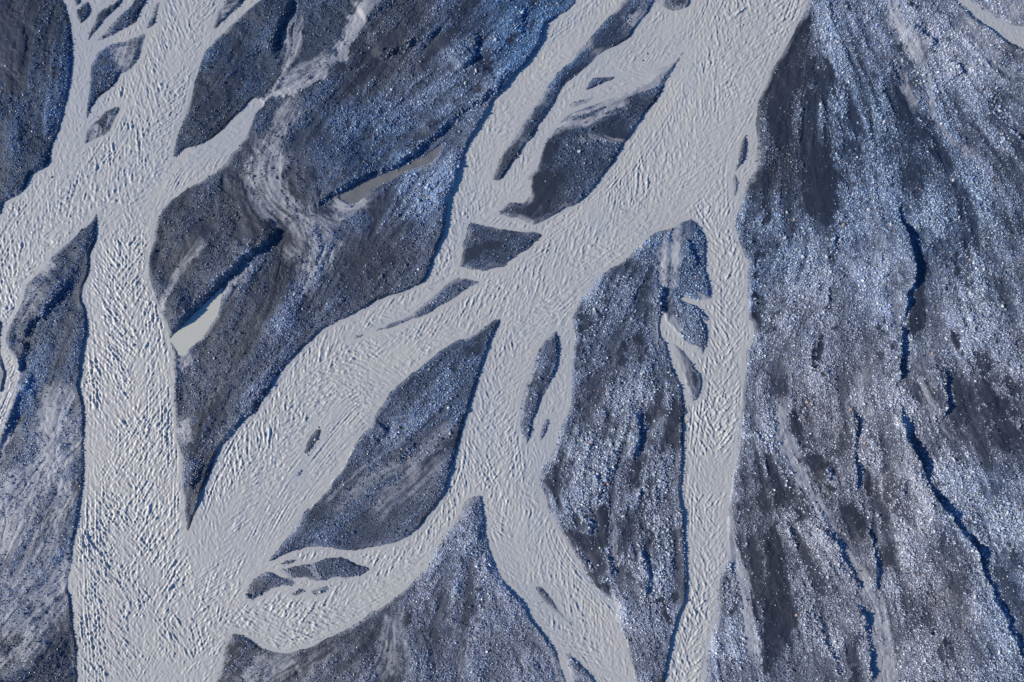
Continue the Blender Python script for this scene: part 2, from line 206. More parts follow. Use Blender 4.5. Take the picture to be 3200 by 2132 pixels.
# silt washes and rivulets: width m, strength, wet (running water) or not
WASH = """.28 0.86 22: 2060,930 2045,1060 2040,1150 2022,1260 2003,1400 1985,1560; 23: 1142,0 1136,60 1138,150 1150,240 1180,350
.22 0.86 22: 560,0 549,150 539,300 533,450 517,570 493,680 443,800 393,940 343,1050 285,1130 245,1220 240,1290 258,1390
.25 0.86 23: 538,480 541,560 565,640 597,720 627,820 645,896
.2 0.86 23: 200,60 260,150 330,245 400,340 470,430
.3 0.86 12: 480,1560 600,1400 700,1270 780,1170 830,1080 900,960
.3 0.78 01: 1390,560 1372,680 1356,800 1354,920 1372,1030 1408,1150
1.1 0.95 10: 1110,-80 1060,0 1000,90 940,190 870,310 800,420 740,530 660,620
.6 0.95 10: 660,620 600,700 520,745 440,780 330,840 200,862 130,880 60,940 0,1000
.7 0.86 10: 350,20 310,150 270,300 290,400 300,500 290,600 240,700 150,830 110,880
.5 0.78 10: 380,150 385,300 390,430 340,540 290,640
.9 0.72 10: 740,520 640,570 560,640 470,690 380,740 300,800 250,840
.6 0.65 10: 640,640 520,640 400,640 320,690
1.6 0.78 10: 330,980 270,1120 230,1220 160,1330 100,1420 40,1540; 11: 30,50 60,180 100,290 160,370 260,420 380,400
1.3 0.78 10: 340,960 300,1100 260,1220; 11: 140,20 170,120 220,240 300,320 380,380
.6 0.86 11: 80,330 120,400 190,440 290,420 420,395
.9 0.86 11: 420,395 500,450 570,500 640,560 620,620
1.2 0.65 11: 560,470 680,460 760,430
1.3 0.65 11: 480,480 520,560 540,680 500,820 470,940
1.0 0.78 11: 430,400 350,480 420,580 450,660
1.0 0.59 11: 300,790 420,680 440,640
.5 0.65 11: 790,640 720,740 660,860 600,960
1.4 0.78 11: 700,300 830,340 900,290 1000,230
1.6 0.72 20: 1290,-60 1340,50 1290,120 1220,190 1120,300
.8 0.86 20: 1300,250 1200,230 1380,180 1500,140 1640,70
1.5 0.86 20: 1700,-60 1700,40 1640,130 1500,160
.4 0.86 20: 480,1170 600,1150 680,1150 780,1090 880,1000 980,900
.35 0.86 20: 380,1240 490,1170 560,1070 720,1020 860,960
.5 0.39 20: 600,1300 760,1270 880,1290
1.2 0.78 30: 1130,0 1150,130 1200,240 1290,370 1400,560 1440,620
.7 0.72 30: 1430,640 1460,850 1500,1000 1560,1150 1700,1330 1900,1450
.7 0.65 30: 1120,560 1200,700 1280,860 1330,1000
.5 0.90 30: 2210,50 2240,100 2200,200
1.4 0.52 30: 2100,0 2200,60 2353,120
1.6 0.39 30: 1700,300 1960,380 2080,620 2250,740
.8 0.59 32: 90,550 90,700 110,850 160,980 230,1150 320,1300 420,1460 500,1568; 33: 320,60 370,170 440,270 500,360 540,440
1.0 0.93 32: 100,600 100,760 130,900 180,1030 250,1180 330,1310 430,1480; 33: 310,50
.75 0.95 33: 395,235 430,290 480,370 530,440 555,490
1.2 0.93 33: 540,480 560,560 560,640 570,720 580,800 590,920
.7 0.65 33: 600,600 630,700 650,800 660,900
.7 0.93 23: 1140,0 1145,100 1160,200 1190,320 1210,440 1240,600 1260,760
.35 0.86 23: 515,0 530,100 530,200 545,260
.35 0.86 23: 535,350 545,480 570,620 610,760
.8 0.86 21: 1470,960 1480,1080
.7 0.90 21: 1500,1190 1600,1195 1720,1220 1800,1250
.8 0.95 21: 1400,1400 1470,1460 1540,1545; 22: 1600,60 1680,130 1740,190
1.0 0.72 21: 1380,1330 1400,1480; 22: 1470,60 1520,200 1560,330 1600,480 1615,600
1.6 0.39 21: 1560,560 1520,680 1480,900
1.4 0.52 21: 1480,540 1560,540
2.2 0.86 02: 700,460 600,490 550,560 530,650 520,800 500,900 470,1000 440,1080 380,1170 300,1290 230,1400 180,1500 140,1600; 03: 80,100 30,250 -60,420
1.0 0.90 02: 545,560 530,700 510,850 490,960 490,1100 500,1180
1.8 0.59 02: 760,620 680,720 620,850 580,950 540,1100
1.4 0.65 02: 780,900 680,980 600,1040 540,1130
1.2 0.86 02: 620,1260 590,1350 570,1480 550,1568; 03: 520,100 500,220 430,340 340,430
1.1 0.65 02: 540,700 700,560 780,560
1.4 0.59 02: 400,1120 250,1210 100,1280 0,1340
1.6 0.65 03: 640,440 560,520 430,640 300,760 150,860 0,960
2.0 0.65 03: 620,640 480,700 350,820 200,960 0,1080
1.4 0.59 03: 640,760 480,930 350,1080 200,1250 60,1420 0,1500
1.2 0.52 03: 430,340 300,600 150,800
1.6 0.72 03: 460,980 360,1120 250,1280 150,1450
2.0 0.65 03: 0,600 150,640 320,620 460,580
1.4 0.65 02: 140,420 90,560 50,700 0,830
1.6 0.86 02: 90,160 110,300 80,480 20,640
.5 0.52 01: 1900,620 1780,760 1680,880 1620,1020 1540,1180 1500,1320
.5 0.39 01: 560,700 420,850 300,1010 180,1200
1.4 0.52 12: 1300,1180 1130,1200 1000,1290 850,1400
1.3 0.59 12: 1480,1130 1400,1250 1320,1320 1200,1420 1080,1540
1.5 0.52 12: 1700,1080 1620,1200 1500,1320 1400,1440
.9 0.52 12: 1800,780 1720,850 1600,960 1500,1080 1380,1140
1.5 0.52 13: 1240,960 1240,1080 1330,1180 1400,1200
1.6 0.52 13: 1300,1080 1200,1260 1180,1400 1080,1500
1.8 0.65 13: 320,1330 240,1420 130,1500 60,1568
1.8 0.59 13: 100,1340 60,1420 -100,1568
1.2 0.52 13: 700,1200 600,1320 450,1440
.9 0.65 13: 220,540 280,560 360,640 460,640
.5 0.78 13: 500,480 540,560 580,620
.5 0.78 13: 160,700 250,720 330,690 430,690
1.8 0.86 23: 240,740 270,800 300,900
.9 0.65 22: 230,740 330,590 380,480 420,330
.6 0.52 20: 1360,660 1250,700 1150,740
1.8 0.86 00: 1150,420 1180,560 1200,640 1180,720
1.4 0.86 00: 1320,300 1290,480 1230,600
1.5 0.78 00: 1080,900 1130,1000 1080,1150 1000,1260
1.0 0.78 00: 860,1150 900,1250 820,1280
2.0 0.65 01: 330,1000 230,1080 160,1250 110,1340
1.0 0.86 01: 480,830 420,900 340,980
1.5 0.78 00: 2030,130 2150,120 2230,20
1.0 0.65 02: 1640,800 1700,880 1720,940
.8 0.86 02: 1680,720 1720,820 1735,930
1.0 0.65 02: 1620,250 1700,180 1760,100
1.5 0.65 01: 2010,1120 2150,1000 2300,860
1.1 0.33 22: 1290,900 1340,800 1340,700
1.4 0.39 32: 1420,0 1410,150 1350,260
.9 0.39 32: 1440,560 1520,700 1600,800
.8 0.45 32: 840,300 840,560 880,700
1.6 0.39 31: 880,300 1000,800 1080,1080 1180,1280
1.0 0.45 31: 1170,1280 1160,1400
.6 0.39 02: 40,900 -60,1100
.5 .9 Q1: 430,170 380,200 320,225 250,255 180,275 140,290
.4 .9 Q1: 400,215 330,235 270,262 220,285 170,300
.35 .9 Q1: 300,270 250,290 200,318 150,325 110,335
.3 .9 Q1: 270,300 220,312 180,335
.5 .8 Q1: 440,150 400,180 350,195
.35 .8 Q1: 230,365 280,372 320,380
.8 .8 Q1: 400,600 400,660 395,720 400,780
.5 .9 Q1: 430,600 425,660 425,720
.4 .9 Q1: 395,820 405,860 430,890
1.2 .8 Q2: 200,140 160,150 140,200 130,260
.8 .8 Q2: 215,200 170,220 140,270 110,330
.8 .7 Q2: 215,240 170,260 140,310 100,390
.7 .7 Q2: 200,300 150,340 110,420 60,500 20,560
.7 .7 Q2: 190,400 150,450 130,520 120,560
.6 .7 Q2: 120,300 70,340 30,370 -20,400
.6 .7 Q2: 160,600 100,640 50,690 0,720
.8 .75 Q2: 190,620 120,690 60,740 0,790
.6 .7 Q2: 180,680 120,760 70,800 0,850
.5 .7 Q2: 100,330 60,420 30,520 10,600
.5 .7 Q2: 150,420 90,520 50,620
.6 .75 Q2: 60,110 40,190 15,260 0,300
.5 .8 Q0: 700,370 690,430 700,490 730,540 780,560
.4 .8 Q0: 745,370 735,430 740,490 770,530 800,555
.4 .8 Q0: 790,570 830,580 870,585 910,570
.4 .8 Q0: 800,580 815,640 810,700
.4 .7 Q0: 830,600 860,640 820,720 790,790
.5 .7 Q0: 770,260 740,310 720,350
.4 .7 Q0: 780,50 775,110 765,160 745,210
.5 .7 Q0: 860,160 820,190 770,205 740,220
.5 .7 Q0: 550,630 500,680 470,720 450,770
.35 .45 Q2: 1060,320 1000,350 940,390 880,450
.35 .45 Q2: 1140,320 1080,370 1030,430 990,480
.35 .45 Q2: 1000,300 930,350 860,420
.35 .45 Q2: 1160,280 1100,300 1040,330
.4 .8 Q2: 1010,720 1040,760 1060,800
.4 .8 Q2: 1030,740 1020,800 1010,840
.6 .7 Q2: 700,830 660,860 640,890
.5 .7 Q2: 740,830 700,870 690,890
.35 .8 Q3: 705,150 700,200 720,270 760,350 800,420 830,480
.5 .8 Q3: 960,660 975,720 985,790 995,890
.4 .8 Q3: 590,560 605,620 620,690 630,750
.4 .7 Q3: 1060,90 1090,160 1130,230 1150,260
.35 .7 Q1: 990,170 1010,210 1030,250
.4 .8 Q1: 1080,200 1095,270 1120,330 1160,400
.35 .8 Q1: 1185,60 1230,100 1290,150
.4 .7 Q1: 1235,100 1240,150 1260,170""".split('\n')
# cut banks: height, reach of the raised side, line (raised on its west / north-west side)
SCARP = """.75 5 10: 2353,640 2250,780 2100,890 1950,990 1830,1100 1700,1210 1550,1340 1430,1440 1280,1520 1160,1568; 11: 1050,50 900,120 750,200 600,290 500,360 460,390
.85 6 11: 330,480 200,590 100,670 0,750; 01: 2200,870 2050,1010 1900,1180 1750,1340 1640,1460 1560,1548
.5 3 10: 2050,280 2035,420 2000,520 1950,610 1880,690
.4 3 10: 1700,260 1600,360 1480,390 1400,430 1250,500 1080,570
.7 4 10: 340,-40 300,100 255,200 200,380 130,520
.4 3 10: 1290,0 1200,60 1100,140 1000,220
.85 4 31: 1170,240 1225,500 1260,620 1300,750 1330,860 1330,960 1290,1080 1250,1200 1230,1400
.8 4 31: 1150,1420 1200,1480 1205,1568; 32: 1185,150 1178,385
.8 5 32: 1165,420 1190,650 1260,860 1330,1040 1410,1220 1520,1400 1600,1540; 33: 935,0 1010,90 1070,190 1130,330 1190,460 1250,590 1320,730 1400,860
.5 3 32: 1640,240 1610,400 1600,560 1600,720
.4 3 32: 770,560 775,760 790,960 795,1150 795,1450
.45 3 33: 290,60 350,180 420,300 490,430
.5 3 33: 440,450 480,520 515,600 525,700 535,800 545,920
.4 2 33: 520,60 545,180 560,320 575,440
.3 3 33: 270,640 330,740 390,860
.45 3 22: 1090,590 1130,660 1165,780 1160,900 1120,1040 1095,1120
.4 2 22: 880,960 940,1020 900,1090 870,1200 855,1290
.4 2 22: 680,1120 740,1200 800,1290 810,1380 780,1500
.3 2 22: 2190,800 2290,900 2353,1060
.4 2 21: 1590,620 1620,700 1640,790 1700,880
.5 4 21: 1375,1060 1370,1200 1360,1330
.3 2 20: 110,60 90,200 80,330
.35 2 30: 540,0 580,130 620,260
.3 3 30: 1110,540 1140,640 1180,720 1210,820
.35 2 30: 1280,230 1400,310 1540,410
.3 2 30: 1700,560 1780,680
.4 2 30: 1930,820 2030,940 2090,1030 2180,1150 2353,1330
.5 3 30: 1740,-20 1850,90 2000,220 2150,320 2353,440
.3 2 31: 600,560 610,650 590,800
.3 2 32: 530,1140 560,1220 530,1320
.35 2 12: 1230,840 1180,880 1100,950
.3 2 12: 1480,960 1400,1020 1300,1100
.35 2 02: 350,300 250,440 170,580 90,780 30,920
.3 2 02: 260,0 220,140 190,300
.45 2 01: 700,1000 620,1080 430,1290 300,1420 220,1568
.4 2 02: 1860,1100 1800,1240 1720,1330
.35 2 23: 400,20 410,60 390,120
.4 2 23: 470,170 500,230 520,290 490,340 490,380
.35 2 23: 290,170 370,250 420,330
.35 2 23: 690,180 690,260 710,380 720,460
.3 2 13: 1990,1050 1960,1130""".split('\n')
EXTRA_BANK = """.7 10: 2000,1270 2130,1030 2300,800; 20: 70,650 180,530 260,420 300,270
.75 11: 1690,700 1720,560 1740,420 1770,250 1840,30
.55 11: 1000,1260 1310,1130 1520,1040 1600,920
.5 12: 0,640 170,370 400,90; 11: 700,1420 840,1350
.55 02: 1850,1430 1950,1170 2060,960 2200,780
.55 23: 905,0 920,150 925,300 905,480 850,620 815,800 800,896
.5 22: 1580,800 1575,950 1580,1100 1565,1450
.4 12: 1650,1560 1770,1330 1850,1000 1980,550 2100,150
.4 13: 1300,280 1500,150 1620,0
.35 20: 900,1550 1050,1310 1230,1060 1390,840
.3 10: 2353,1270 2240,1460; 20: 130,1330 330,1050 440,870 800,530
.4 23: 0,420 60,480 150,620 235,740""".split('\n')
LAND_DIR = """F: 150,-80 60,50 50,250 20,420
F: 700,30 560,170 430,330
F: 860,60 700,280 620,330
F: 1250,60 1000,250 800,400 600,600 450,800 410,1000
F: 1150,300 900,560 700,760 450,1060
F: 680,330 610,400 650,480 710,540 715,640
F: 200,560 120,700 40,900 0,1050
F: 190,800 130,1000 60,1250 0,1400
F: 180,1150 100,1350 0,1500
F: 170,1350 90,1568
F: 1130,770 950,950 800,1100 650,1270
F: 1060,1080 900,1150 700,1260
F: 1520,190 1400,260 1260,400 1200,480
F: 1400,100 1240,280 1130,420
F: 1580,520 1400,760 1290,1100
F: 1550,560 1480,850 1420,1100 1400,1300
F: 1540,700 1530,900 1540,1100 1560,1300
F: 1400,1300 1480,1560
F: 1330,1180 1390,1300 1410,1400
F: 1100,1160 1000,1300 850,1440 600,1568
F: 1090,1200 1080,1400 1060,1568
F: 1120,1250 1180,1400 1260,1560
F: 900,1400 700,1568
F: 1830,80 1760,250 1740,400
F: 1900,0 2000,300 2040,600 2060,850 2150,1100 2250,1350 2353,1550
F: 2050,0 2150,250 2250,600 2353,900
F: 2150,0 2250,150 2400,250
F: 1870,200 1880,400 1910,560
F: 1860,620 1800,750 1740,900
F: 1750,900 1850,1150 1980,1350 2040,1560
F: 1950,700 1980,1000 2000,1300 2030,1560
F: 1720,1100 1740,1350 1780,1568
F: 2200,800 2300,1050 2400,1250
F: 1230,550 1100,570
F: 1100,650 950,730
F: 1270,820 1210,1000
F: 1600,880 1580,760""".split('\n')
# flow lines of the water: half width m, roughness at the start and end
FLOW = """4.6 .62 1.0 F: 440,-80 430,0 390,150 340,330 290,480 275,650 295,850 300,1000
6.0 1.0 1.15 F: 300,1000 300,1150 310,1350 330,1568 340,1700
3.6 .7 .75 F: 330,360 150,500 60,620 0,760 -60,900
1.6 .10 .18 F: 240,0 190,150 180,280 130,420 50,540
2.2 .45 .55 F: 1440,-60 1400,30 1250,150 1130,300 1080,420 1030,600 960,690
2.6 .6 .85 F: 960,690 800,760 700,860 560,1080 500,1250 440,1450 420,1650
2.2 .32 .42 F: 1560,110 1400,170 1280,270 1180,420 1090,500
5.2 .7 .6 F: 1760,-60 1730,30 1650,200 1560,370
4.2 .6 .95 F: 1560,370 1430,520 1250,650 1120,720 950,800 780,830 650,950
3.4 .45 .5 F: 700,950 600,1080 500,1250
3.4 .65 .6 F: 1300,640 1200,760 1140,900 1120,1050 1180,1200
3.0 .55 .95 F: 1180,1200 1240,1330 1350,1450 1440,1580 1500,1700
2.6 .75 1.1 F: 1120,1080 1070,1150 980,1270 850,1350 700,1420
2.6 1.3 1.3 F: 700,1420 600,1440 540,1420
2.6 .8 1.0 F: 540,1420 470,1500 430,1650
1.2 .2 .3 F: 1290,760 1285,900 1260,1030 1230,1120
2.6 .6 .9 F: 1640,420 1660,580 1670,750 1660,900
2.6 .9 1.1 F: 1660,900 1640,1100 1630,1300 1600,1450 1570,1568 1550,1700
1.0 .05 .05 F: 850,30 740,190 620,230 520,310 420,380
1.0 .05 .05 F: 2180,-40 2260,60 2400,140
1.0 .15 .15 F: 1230,1120 1250,1200 1200,1230 1190,1330 1300,1480""".split('\n')
# gravel tone, with the upper-left vignette and blue cast painted in: F x,y, albedo factor, blueness, pale-stone share
TONE = """50,80 .40 1.0 .05
40,300 .60 .95 .07
110,220 .75 .9 .06
540,120 .62 .9 .14
470,300 .45 .8 .12
700,100 .65 .75 .12
900,130 .55 .55 .15
1050,200 1.0 .7 .3
850,340 .85 .85 .25
1240,100 1.1 1.0 .35
600,480 .5 .55 .12
430,560 .5 .65 .1
400,700 .6 .65 .12
800,480 .9 .75 .2
1000,430 1.25 .72 .4
900,600 .65 .55 .22
700,700 .75 .6 .22
560,850 .75 .55 .2
450,950 .7 .55 .2
1320,300 .7 .75 .2
1450,200 .75 .7 .2
1130,440 .6 .5 .2
1150,560 .7 .7 .1
1050,680 .9 .65 .2
140,650 .65 .85 .1
60,900 .9 .8 .12
150,1050 1.0 .6 .15
60,1350 1.15 .65 .15
100,1500 .45 .75 .1
1050,850 .75 .75 .3
900,1050 .9 .6 .25
750,1200 .8 .65 .2
1250,900 1.0 .55 .2
1430,720 1.0 .6 .45
1600,620 1.1 .8 .4
1570,760 1.1 .6 .4
1400,950 1.05 .5 .5
1500,1150 1.15 .45 .5
1300,1100 1.1 .5 .5
1450,1400 1.25 .42 .4
1090,1250 1.3 .45 .35
1000,1450 1.2 .42 .3
1150,1480 1.3 .42 .4
700,1500 1.05 .3 .2
1780,120 .5 .45 .25
1950,80 1.2 .6 .3
2200,80 1.35 .45 .3
1780,350 .45 .6 .35
1960,250 .7 .75 .35
2100,350 .6 .75 .25
2300,300 .85 .6 .25
1750,550 .8 .7 .35
2000,480 .95 .7 .25
2150,520 .85 .75 .4
2300,600 .85 .6 .3
1850,750 1.15 .45 .35
2050,650 1.2 .55 .2
2200,750 1.15 .5 .35
1750,1000 1.1 .45 .35
1900,950 1.05 .32 .35
2150,950 1.15 .4 .45
2300,950 1.15 .38 .35
2050,1150 1.2 .3 .35
2230,1150 1.4 .6 .5
1850,1200 .9 .3 .35
1780,1350 1.0 .35 .4
2000,1400 1.25 .35 .35
2150,1400 1.15 .3 .4
2320,1400 1.4 .6 .5
1700,1450 1.4 .45 .4""".split('\n')

# ridges of coarse gravel (+) and drifts of dark sand (-): half width m, strength
GRAIN = """1.6 -.9 Q1: 760,60 740,120 690,200 650,280
2 -.9 Q1: 830,160 800,260 760,330 735,400
1.5 -.8 Q1: 880,260 900,320 900,400 880,430
1.2 -.8 Q1: 1010,230 1030,290 1060,340 1110,390 1150,470
1 -.8 Q1: 1010,90 1040,140 1070,180
1 -.7 Q1: 1150,150 1180,190 1200,200
1.2 -.7 Q1: 1240,290 1290,350 1345,430
1.2 -.7 Q1: 1160,470 1190,560 1190,640 1180,740
1 -.6 Q1: 1200,330 1260,390 1330,460
1 -.8 Q1: 1270,550 1345,620
1 -.7 Q1: 620,650 680,640 720,640
1 -.7 Q1: 640,790 660,830 630,870
.8 -.6 Q1: 960,690 990,740 980,790
.8 -.6 Q1: 1010,680 1030,730 1035,760
.8 -.7 Q1: 1220,170 1300,190 1345,210
.8 -.6 Q1: 1250,40 1300,60 1345,80
1 -.6 Q1: 980,330 990,400 1010,450
1.2 -.6 Q1: 1020,420 1060,500 1080,560
2 .9 Q1: 840,40 850,120 870,200 860,270 790,320 750,380 740,430
2 .8 Q1: 640,480 650,560 620,620
2.5 .8 Q1: 900,480 880,560 870,640
3 .9 Q1: 1000,60 1060,160 1100,230 1130,330 1180,420 1250,520
2 .8 Q1: 1090,240 1100,310 1140,390 1200,470 1280,540
2.5 .8 Q1: 1100,110 1200,230 1280,330 1345,400
2 .8 Q1: 960,200 970,330 980,470 1000,560
2.5 .9 Q1: 1050,500 1100,580 1110,650
2.5 .8 Q1: 700,720 760,640 790,700
3 .9 Q1: 1200,620 1220,750 1250,850
3 .8 Q1: 680,880 720,800 790,720 840,660
2 .8 Q1: 900,650 940,760 1000,830
1.8 .8 Q1: 190,850 230,760 300,680 370,620
1.6 -.7 Q1: 260,720 320,690 360,760 300,860
1.2 -.6 Q1: 340,640 360,700 350,780
1.6 -.9 Q3: 190,310 150,360 100,400 90,390
2 -.9 Q3: 230,420 200,480 220,540 260,590 270,640
1 -.8 Q3: 330,420 300,500 270,570
2 -.9 Q3: 340,170 380,190 420,200 430,250 360,250
1.3 -.8 Q3: 390,340 350,400 330,450 300,520
1.6 -.8 Q3: 350,500 370,560 360,640 380,680
1.2 -.8 Q3: 430,480 440,540 430,610
2 -.9 Q3: 640,270 670,340 690,400 700,470
3 -.9 Q3: 600,470 620,540 640,600 640,680 660,760
2.2 -.9 Q3: 740,640 720,720 680,790 670,830
1.5 -.8 Q3: 740,480 760,560 800,620 790,680
1.5 -.8 Q3: 735,180 745,200 760,230
2 -.9 Q3: 770,290 800,330 830,370
1.2 -.7 Q3: 860,190 870,250 850,320
1.5 -.8 Q3: 870,420 920,480 930,530
1 -.7 Q3: 930,330 950,400 975,470 960,520
1 -.8 Q3: 985,530 978,570 975,600
1 -.9 Q3: 1060,100 1080,150 1090,190
1.2 -.8 Q3: 1160,180 1175,200 1180,230
2.5 -.9 Q3: 1230,80 1260,160 1290,230 1320,290
1.5 -.7 Q3: 1220,20 1230,60 1240,90
1.2 -.7 Q3: 1290,90 1345,140
1 -.7 Q3: 1130,840 1140,790
1 -.6 Q3: 880,790 900,850
1 -.7 Q3: 700,90 703,120 700,150
1.5 -.6 Q3: 170,160 230,110 300,40
1.2 -.6 Q3: 220,260 280,200
1 -.7 Q3: 610,290 600,350 590,400
2 -.5 Q3: 1040,560 1060,700 1080,800
2 -.5 Q3: 1100,480 1160,600 1180,700
1.5 .9 Q3: 100,350 170,270 230,230
2.5 .9 Q3: 250,80 300,150 290,250 200,360 150,430
2 .9 Q3: 330,120 380,150 430,170
1.5 .9 Q3: 410,310 370,390 330,470 300,540
2 .9 Q3: 430,420 400,560 380,650
1.5 .9 Q3: 280,620 270,680 300,760
2 .9 Q3: 570,500 590,600 620,700 640,820
3 .9 Q3: 540,640 550,750 530,860
2.5 .9 Q3: 650,150 700,300 740,420 800,520 850,600
2 .8 Q3: 740,650 800,760 860,850
2 .9 Q3: 900,100 910,250 930,330
3.5 .9 Q3: 1100,260 1180,400 1250,520 1310,620
2 .9 Q3: 1010,120 1040,200 1080,260
2 .9 Q3: 1090,160 1105,190 1120,220
3 .7 Q3: 1000,300 1050,480 1080,620
2 .8 Q3: 1280,400 1345,560
1.5 -.9 Q0: 80,0 90,120 70,200 20,300
2 -.8 Q0: 30,20 20,140 10,230
1.5 -.8 Q0: 650,180 560,260 520,320
2 -.8 Q0: 700,330 640,400 620,470 660,560
2 -.9 Q0: 680,560 660,610 700,610
1.2 -.8 Q0: 1060,90 980,140 900,170
1.5 -.7 Q0: 860,300 800,370 770,400
1.2 -.7 Q0: 800,440 770,490 790,540
1.5 -.7 Q0: 560,560 520,620 450,680 430,740
1.2 -.7 Q0: 960,560 1010,530 1060,510
2 -.6 Q0: 1060,660 980,740 900,800
2 -.6 Q0: 760,830 860,760 1000,640
2 -.6 Q0: 690,730 630,800 560,870
1 -.7 Q0: 1250,20 1180,60
3 .8 Q0: 1250,60 1150,150 1040,230 950,300 850,400
3 .8 Q0: 1290,150 1150,250 1050,330 950,400
3 .8 Q0: 1180,440 1100,500 1000,560
2 .7 Q0: 1200,400 1170,500 1150,560
2.5 .7 Q0: 700,640 620,730 560,800
1.5 .8 Q0: 830,730 760,810 700,880
2 .7 Q0: 640,50 600,150 540,220
2 .7 Q0: 180,60 170,200 140,330
2 .6 Q0: 620,310 540,370 480,400
1 -.8 Q2: 560,330 530,400
2 -.8 Q2: 110,780 60,850
2 -.8 Q2: 180,720 130,780 100,860
1 -.7 Q2: 1000,160 960,190
1 -.6 Q2: 1090,280 1000,330 900,400
1 -.7 Q2: 1060,360 1100,340
1.5 -.6 Q2: 860,460 800,500
2 -.6 Q2: 1000,760 940,860
2 -.6 Q2: 1180,640 1150,720 1130,800
1.5 -.7 Q2: 720,870 800,830 900,790
1.2 -.5 Q2: 1250,560 1240,660 1220,740
1.2 .8 Q2: 820,10 700,120 600,230 520,330 490,390
2 .7 Q2: 1220,60 1100,200 1000,300
2 .7 Q2: 1200,140 1130,260 1050,320
2.5 .8 Q2: 1230,440 1180,560 1080,680
2.5 .8 Q2: 1250,460 1280,600 1330,700
2 .7 Q2: 120,40 60,170 10,260
1.5 .6 Q2: 200,120 140,300 60,420""".split('\n')

# ------------------------------------------------------------------ fields
f32 = np.float32
GX, GY = np.meshgrid(xs, ys)
def ss(a, b, x):
    t = np.clip((x - a) / (b - a), 0, 1)
    return t * t * (3 - 2 * t)

def upsample(c, ny, nx):
    """Smooth (cubic) enlargement of a small array to ny x nx."""
    def along(a, n, axis):
        m = a.shape[axis]
        p = np.linspace(1, m - 3, n)
        i = np.floor(p).astype(int); t = (p - i).astype(f32)
        sh = [1, 1]; sh[axis] = n; t = t.reshape(sh)
        q = [np.take(a, np.clip(i + k, 0, m - 1), axis) for k in (-1, 0, 1, 2)]
        return (q[0] * (-.5 * t + t * t - .5 * t ** 3) + q[1] * (1 - 2.5 * t * t + 1.5 * t ** 3)
                + q[2] * (.5 * t + 2 * t * t - 1.5 * t ** 3) + q[3] * (-.5 * t * t + .5 * t ** 3)).astype(f32)
    return along(along(c, ny, 0), nx, 1)

def noise(scale, amp=1.0):
    ny = int(2 * HALF_Y / scale) + 5; nx = int(2 * HALF_X / scale) + 5
    r = upsample(rng.standard_normal((ny, nx)).astype(f32), NY, NX)
    return r * f32(amp / r.std())

def fbm(scale, octs=4, gain=.55):
    r = sum(noise(scale / 2 ** k, gain ** k) for k in range(octs))
    return r / r.std()

def blur(a, n, times=2):
    for _ in range(times):
        for ax in (0, 1):
            p = [(0, 0), (0, 0)]; p[ax] = (n + 1, n)
            c = np.cumsum(np.pad(a, p, mode='edge').astype(np.float64), axis=ax)
            if ax == 0: a = (c[2 * n + 1:] - c[:-2 * n - 1]) / (2 * n + 1)
            else: a = (c[:, 2 * n + 1:] - c[:, :-2 * n - 1]) / (2 * n + 1)
        a = a.astype(f32)
    return a

def dist_to(mask, R):
    """Distance in cells to the nearest set cell, up to R."""
    big = f32(R + 1)
    ii = np.arange(NX)
    last = np.maximum.accumulate(np.where(mask, ii, -10 ** 6), axis=1)
    nxt = np.minimum.accumulate(np.where(mask, ii, 10 ** 6)[:, ::-1], axis=1)[:, ::-1]
    d1 = np.minimum(np.minimum(ii - last, nxt - ii), big).astype(f32) ** 2
    best = d1.copy()
    for k in range(1, R + 1):
        np.minimum(best[k:], d1[:-k] + k * k, out=best[k:])
        np.minimum(best[:-k], d1[k:] + k * k, out=best[:-k])
    return np.sqrt(best)

def signed(mask, R=int(4 / RES)):
    d = dist_to(~mask, R) - dist_to(mask, R)
    d = np.where(d > 0, d - .5, d + .5).astype(f32)
    return blur(d, 1, 2) * f32(RES)

def line_field(pl, reach):
    """Unsigned distance, signed side (+ on the right hand of the line's heading) and 0..1 place along a line, in a window."""
    seg = np.hypot(*np.diff(pl, axis=0).T); acc = np.concatenate([[0], np.cumsum(seg)])
    i0 = max(0, int((pl[:, 0].min() - reach + HALF_X) / RES)); i1 = min(NX, int((pl[:, 0].max() + reach + HALF_X) / RES) + 2)
    j0 = max(0, int((pl[:, 1].min() - reach + HALF_Y) / RES)); j1 = min(NY, int((pl[:, 1].max() + reach + HALF_Y) / RES) + 2)
    if i1 <= i0 or j1 <= j0: return None
    D = np.full((j1 - j0, i1 - i0), 1e3, f32); SG = np.zeros_like(D); TT = np.zeros_like(D)
    for k in range(len(pl) - 1):
        a, b = pl[k], pl[k + 1]
        if seg[k] < 1e-6: continue
        a0 = max(i0, int((min(a[0], b[0]) - reach + HALF_X) / RES)); a1 = min(i1, int((max(a[0], b[0]) + reach + HALF_X) / RES) + 2)
        b0 = max(j0, int((min(a[1], b[1]) - reach + HALF_Y) / RES)); b1 = min(j1, int((max(a[1], b[1]) + reach + HALF_Y) / RES) + 2)
        if a1 <= a0 or b1 <= b0: continue
        X = xs[a0:a1][None, :] - f32(a[0]); Y = ys[b0:b1][:, None] - f32(a[1])
        ux, uy = (b - a) / seg[k]
        t = np.clip(X * f32(ux) + Y * f32(uy), 0, seg[k])
        dx, dy = X - t * f32(ux), Y - t * f32(uy)
        d = np.sqrt(dx * dx + dy * dy)
        sl = (slice(b0 - j0, b1 - j0), slice(a0 - i0, a1 - i0))
        better = d < D[sl]
        D[sl] = np.where(better, d, D[sl])
        SG[sl] = np.where(better, np.sign(f32(uy) * X - f32(ux) * Y), SG[sl])
        TT[sl] = np.where(better, (acc[k] + t) / acc[-1], TT[sl])
    return (slice(j0, j1), slice(i0, i1)), D, SG, TT

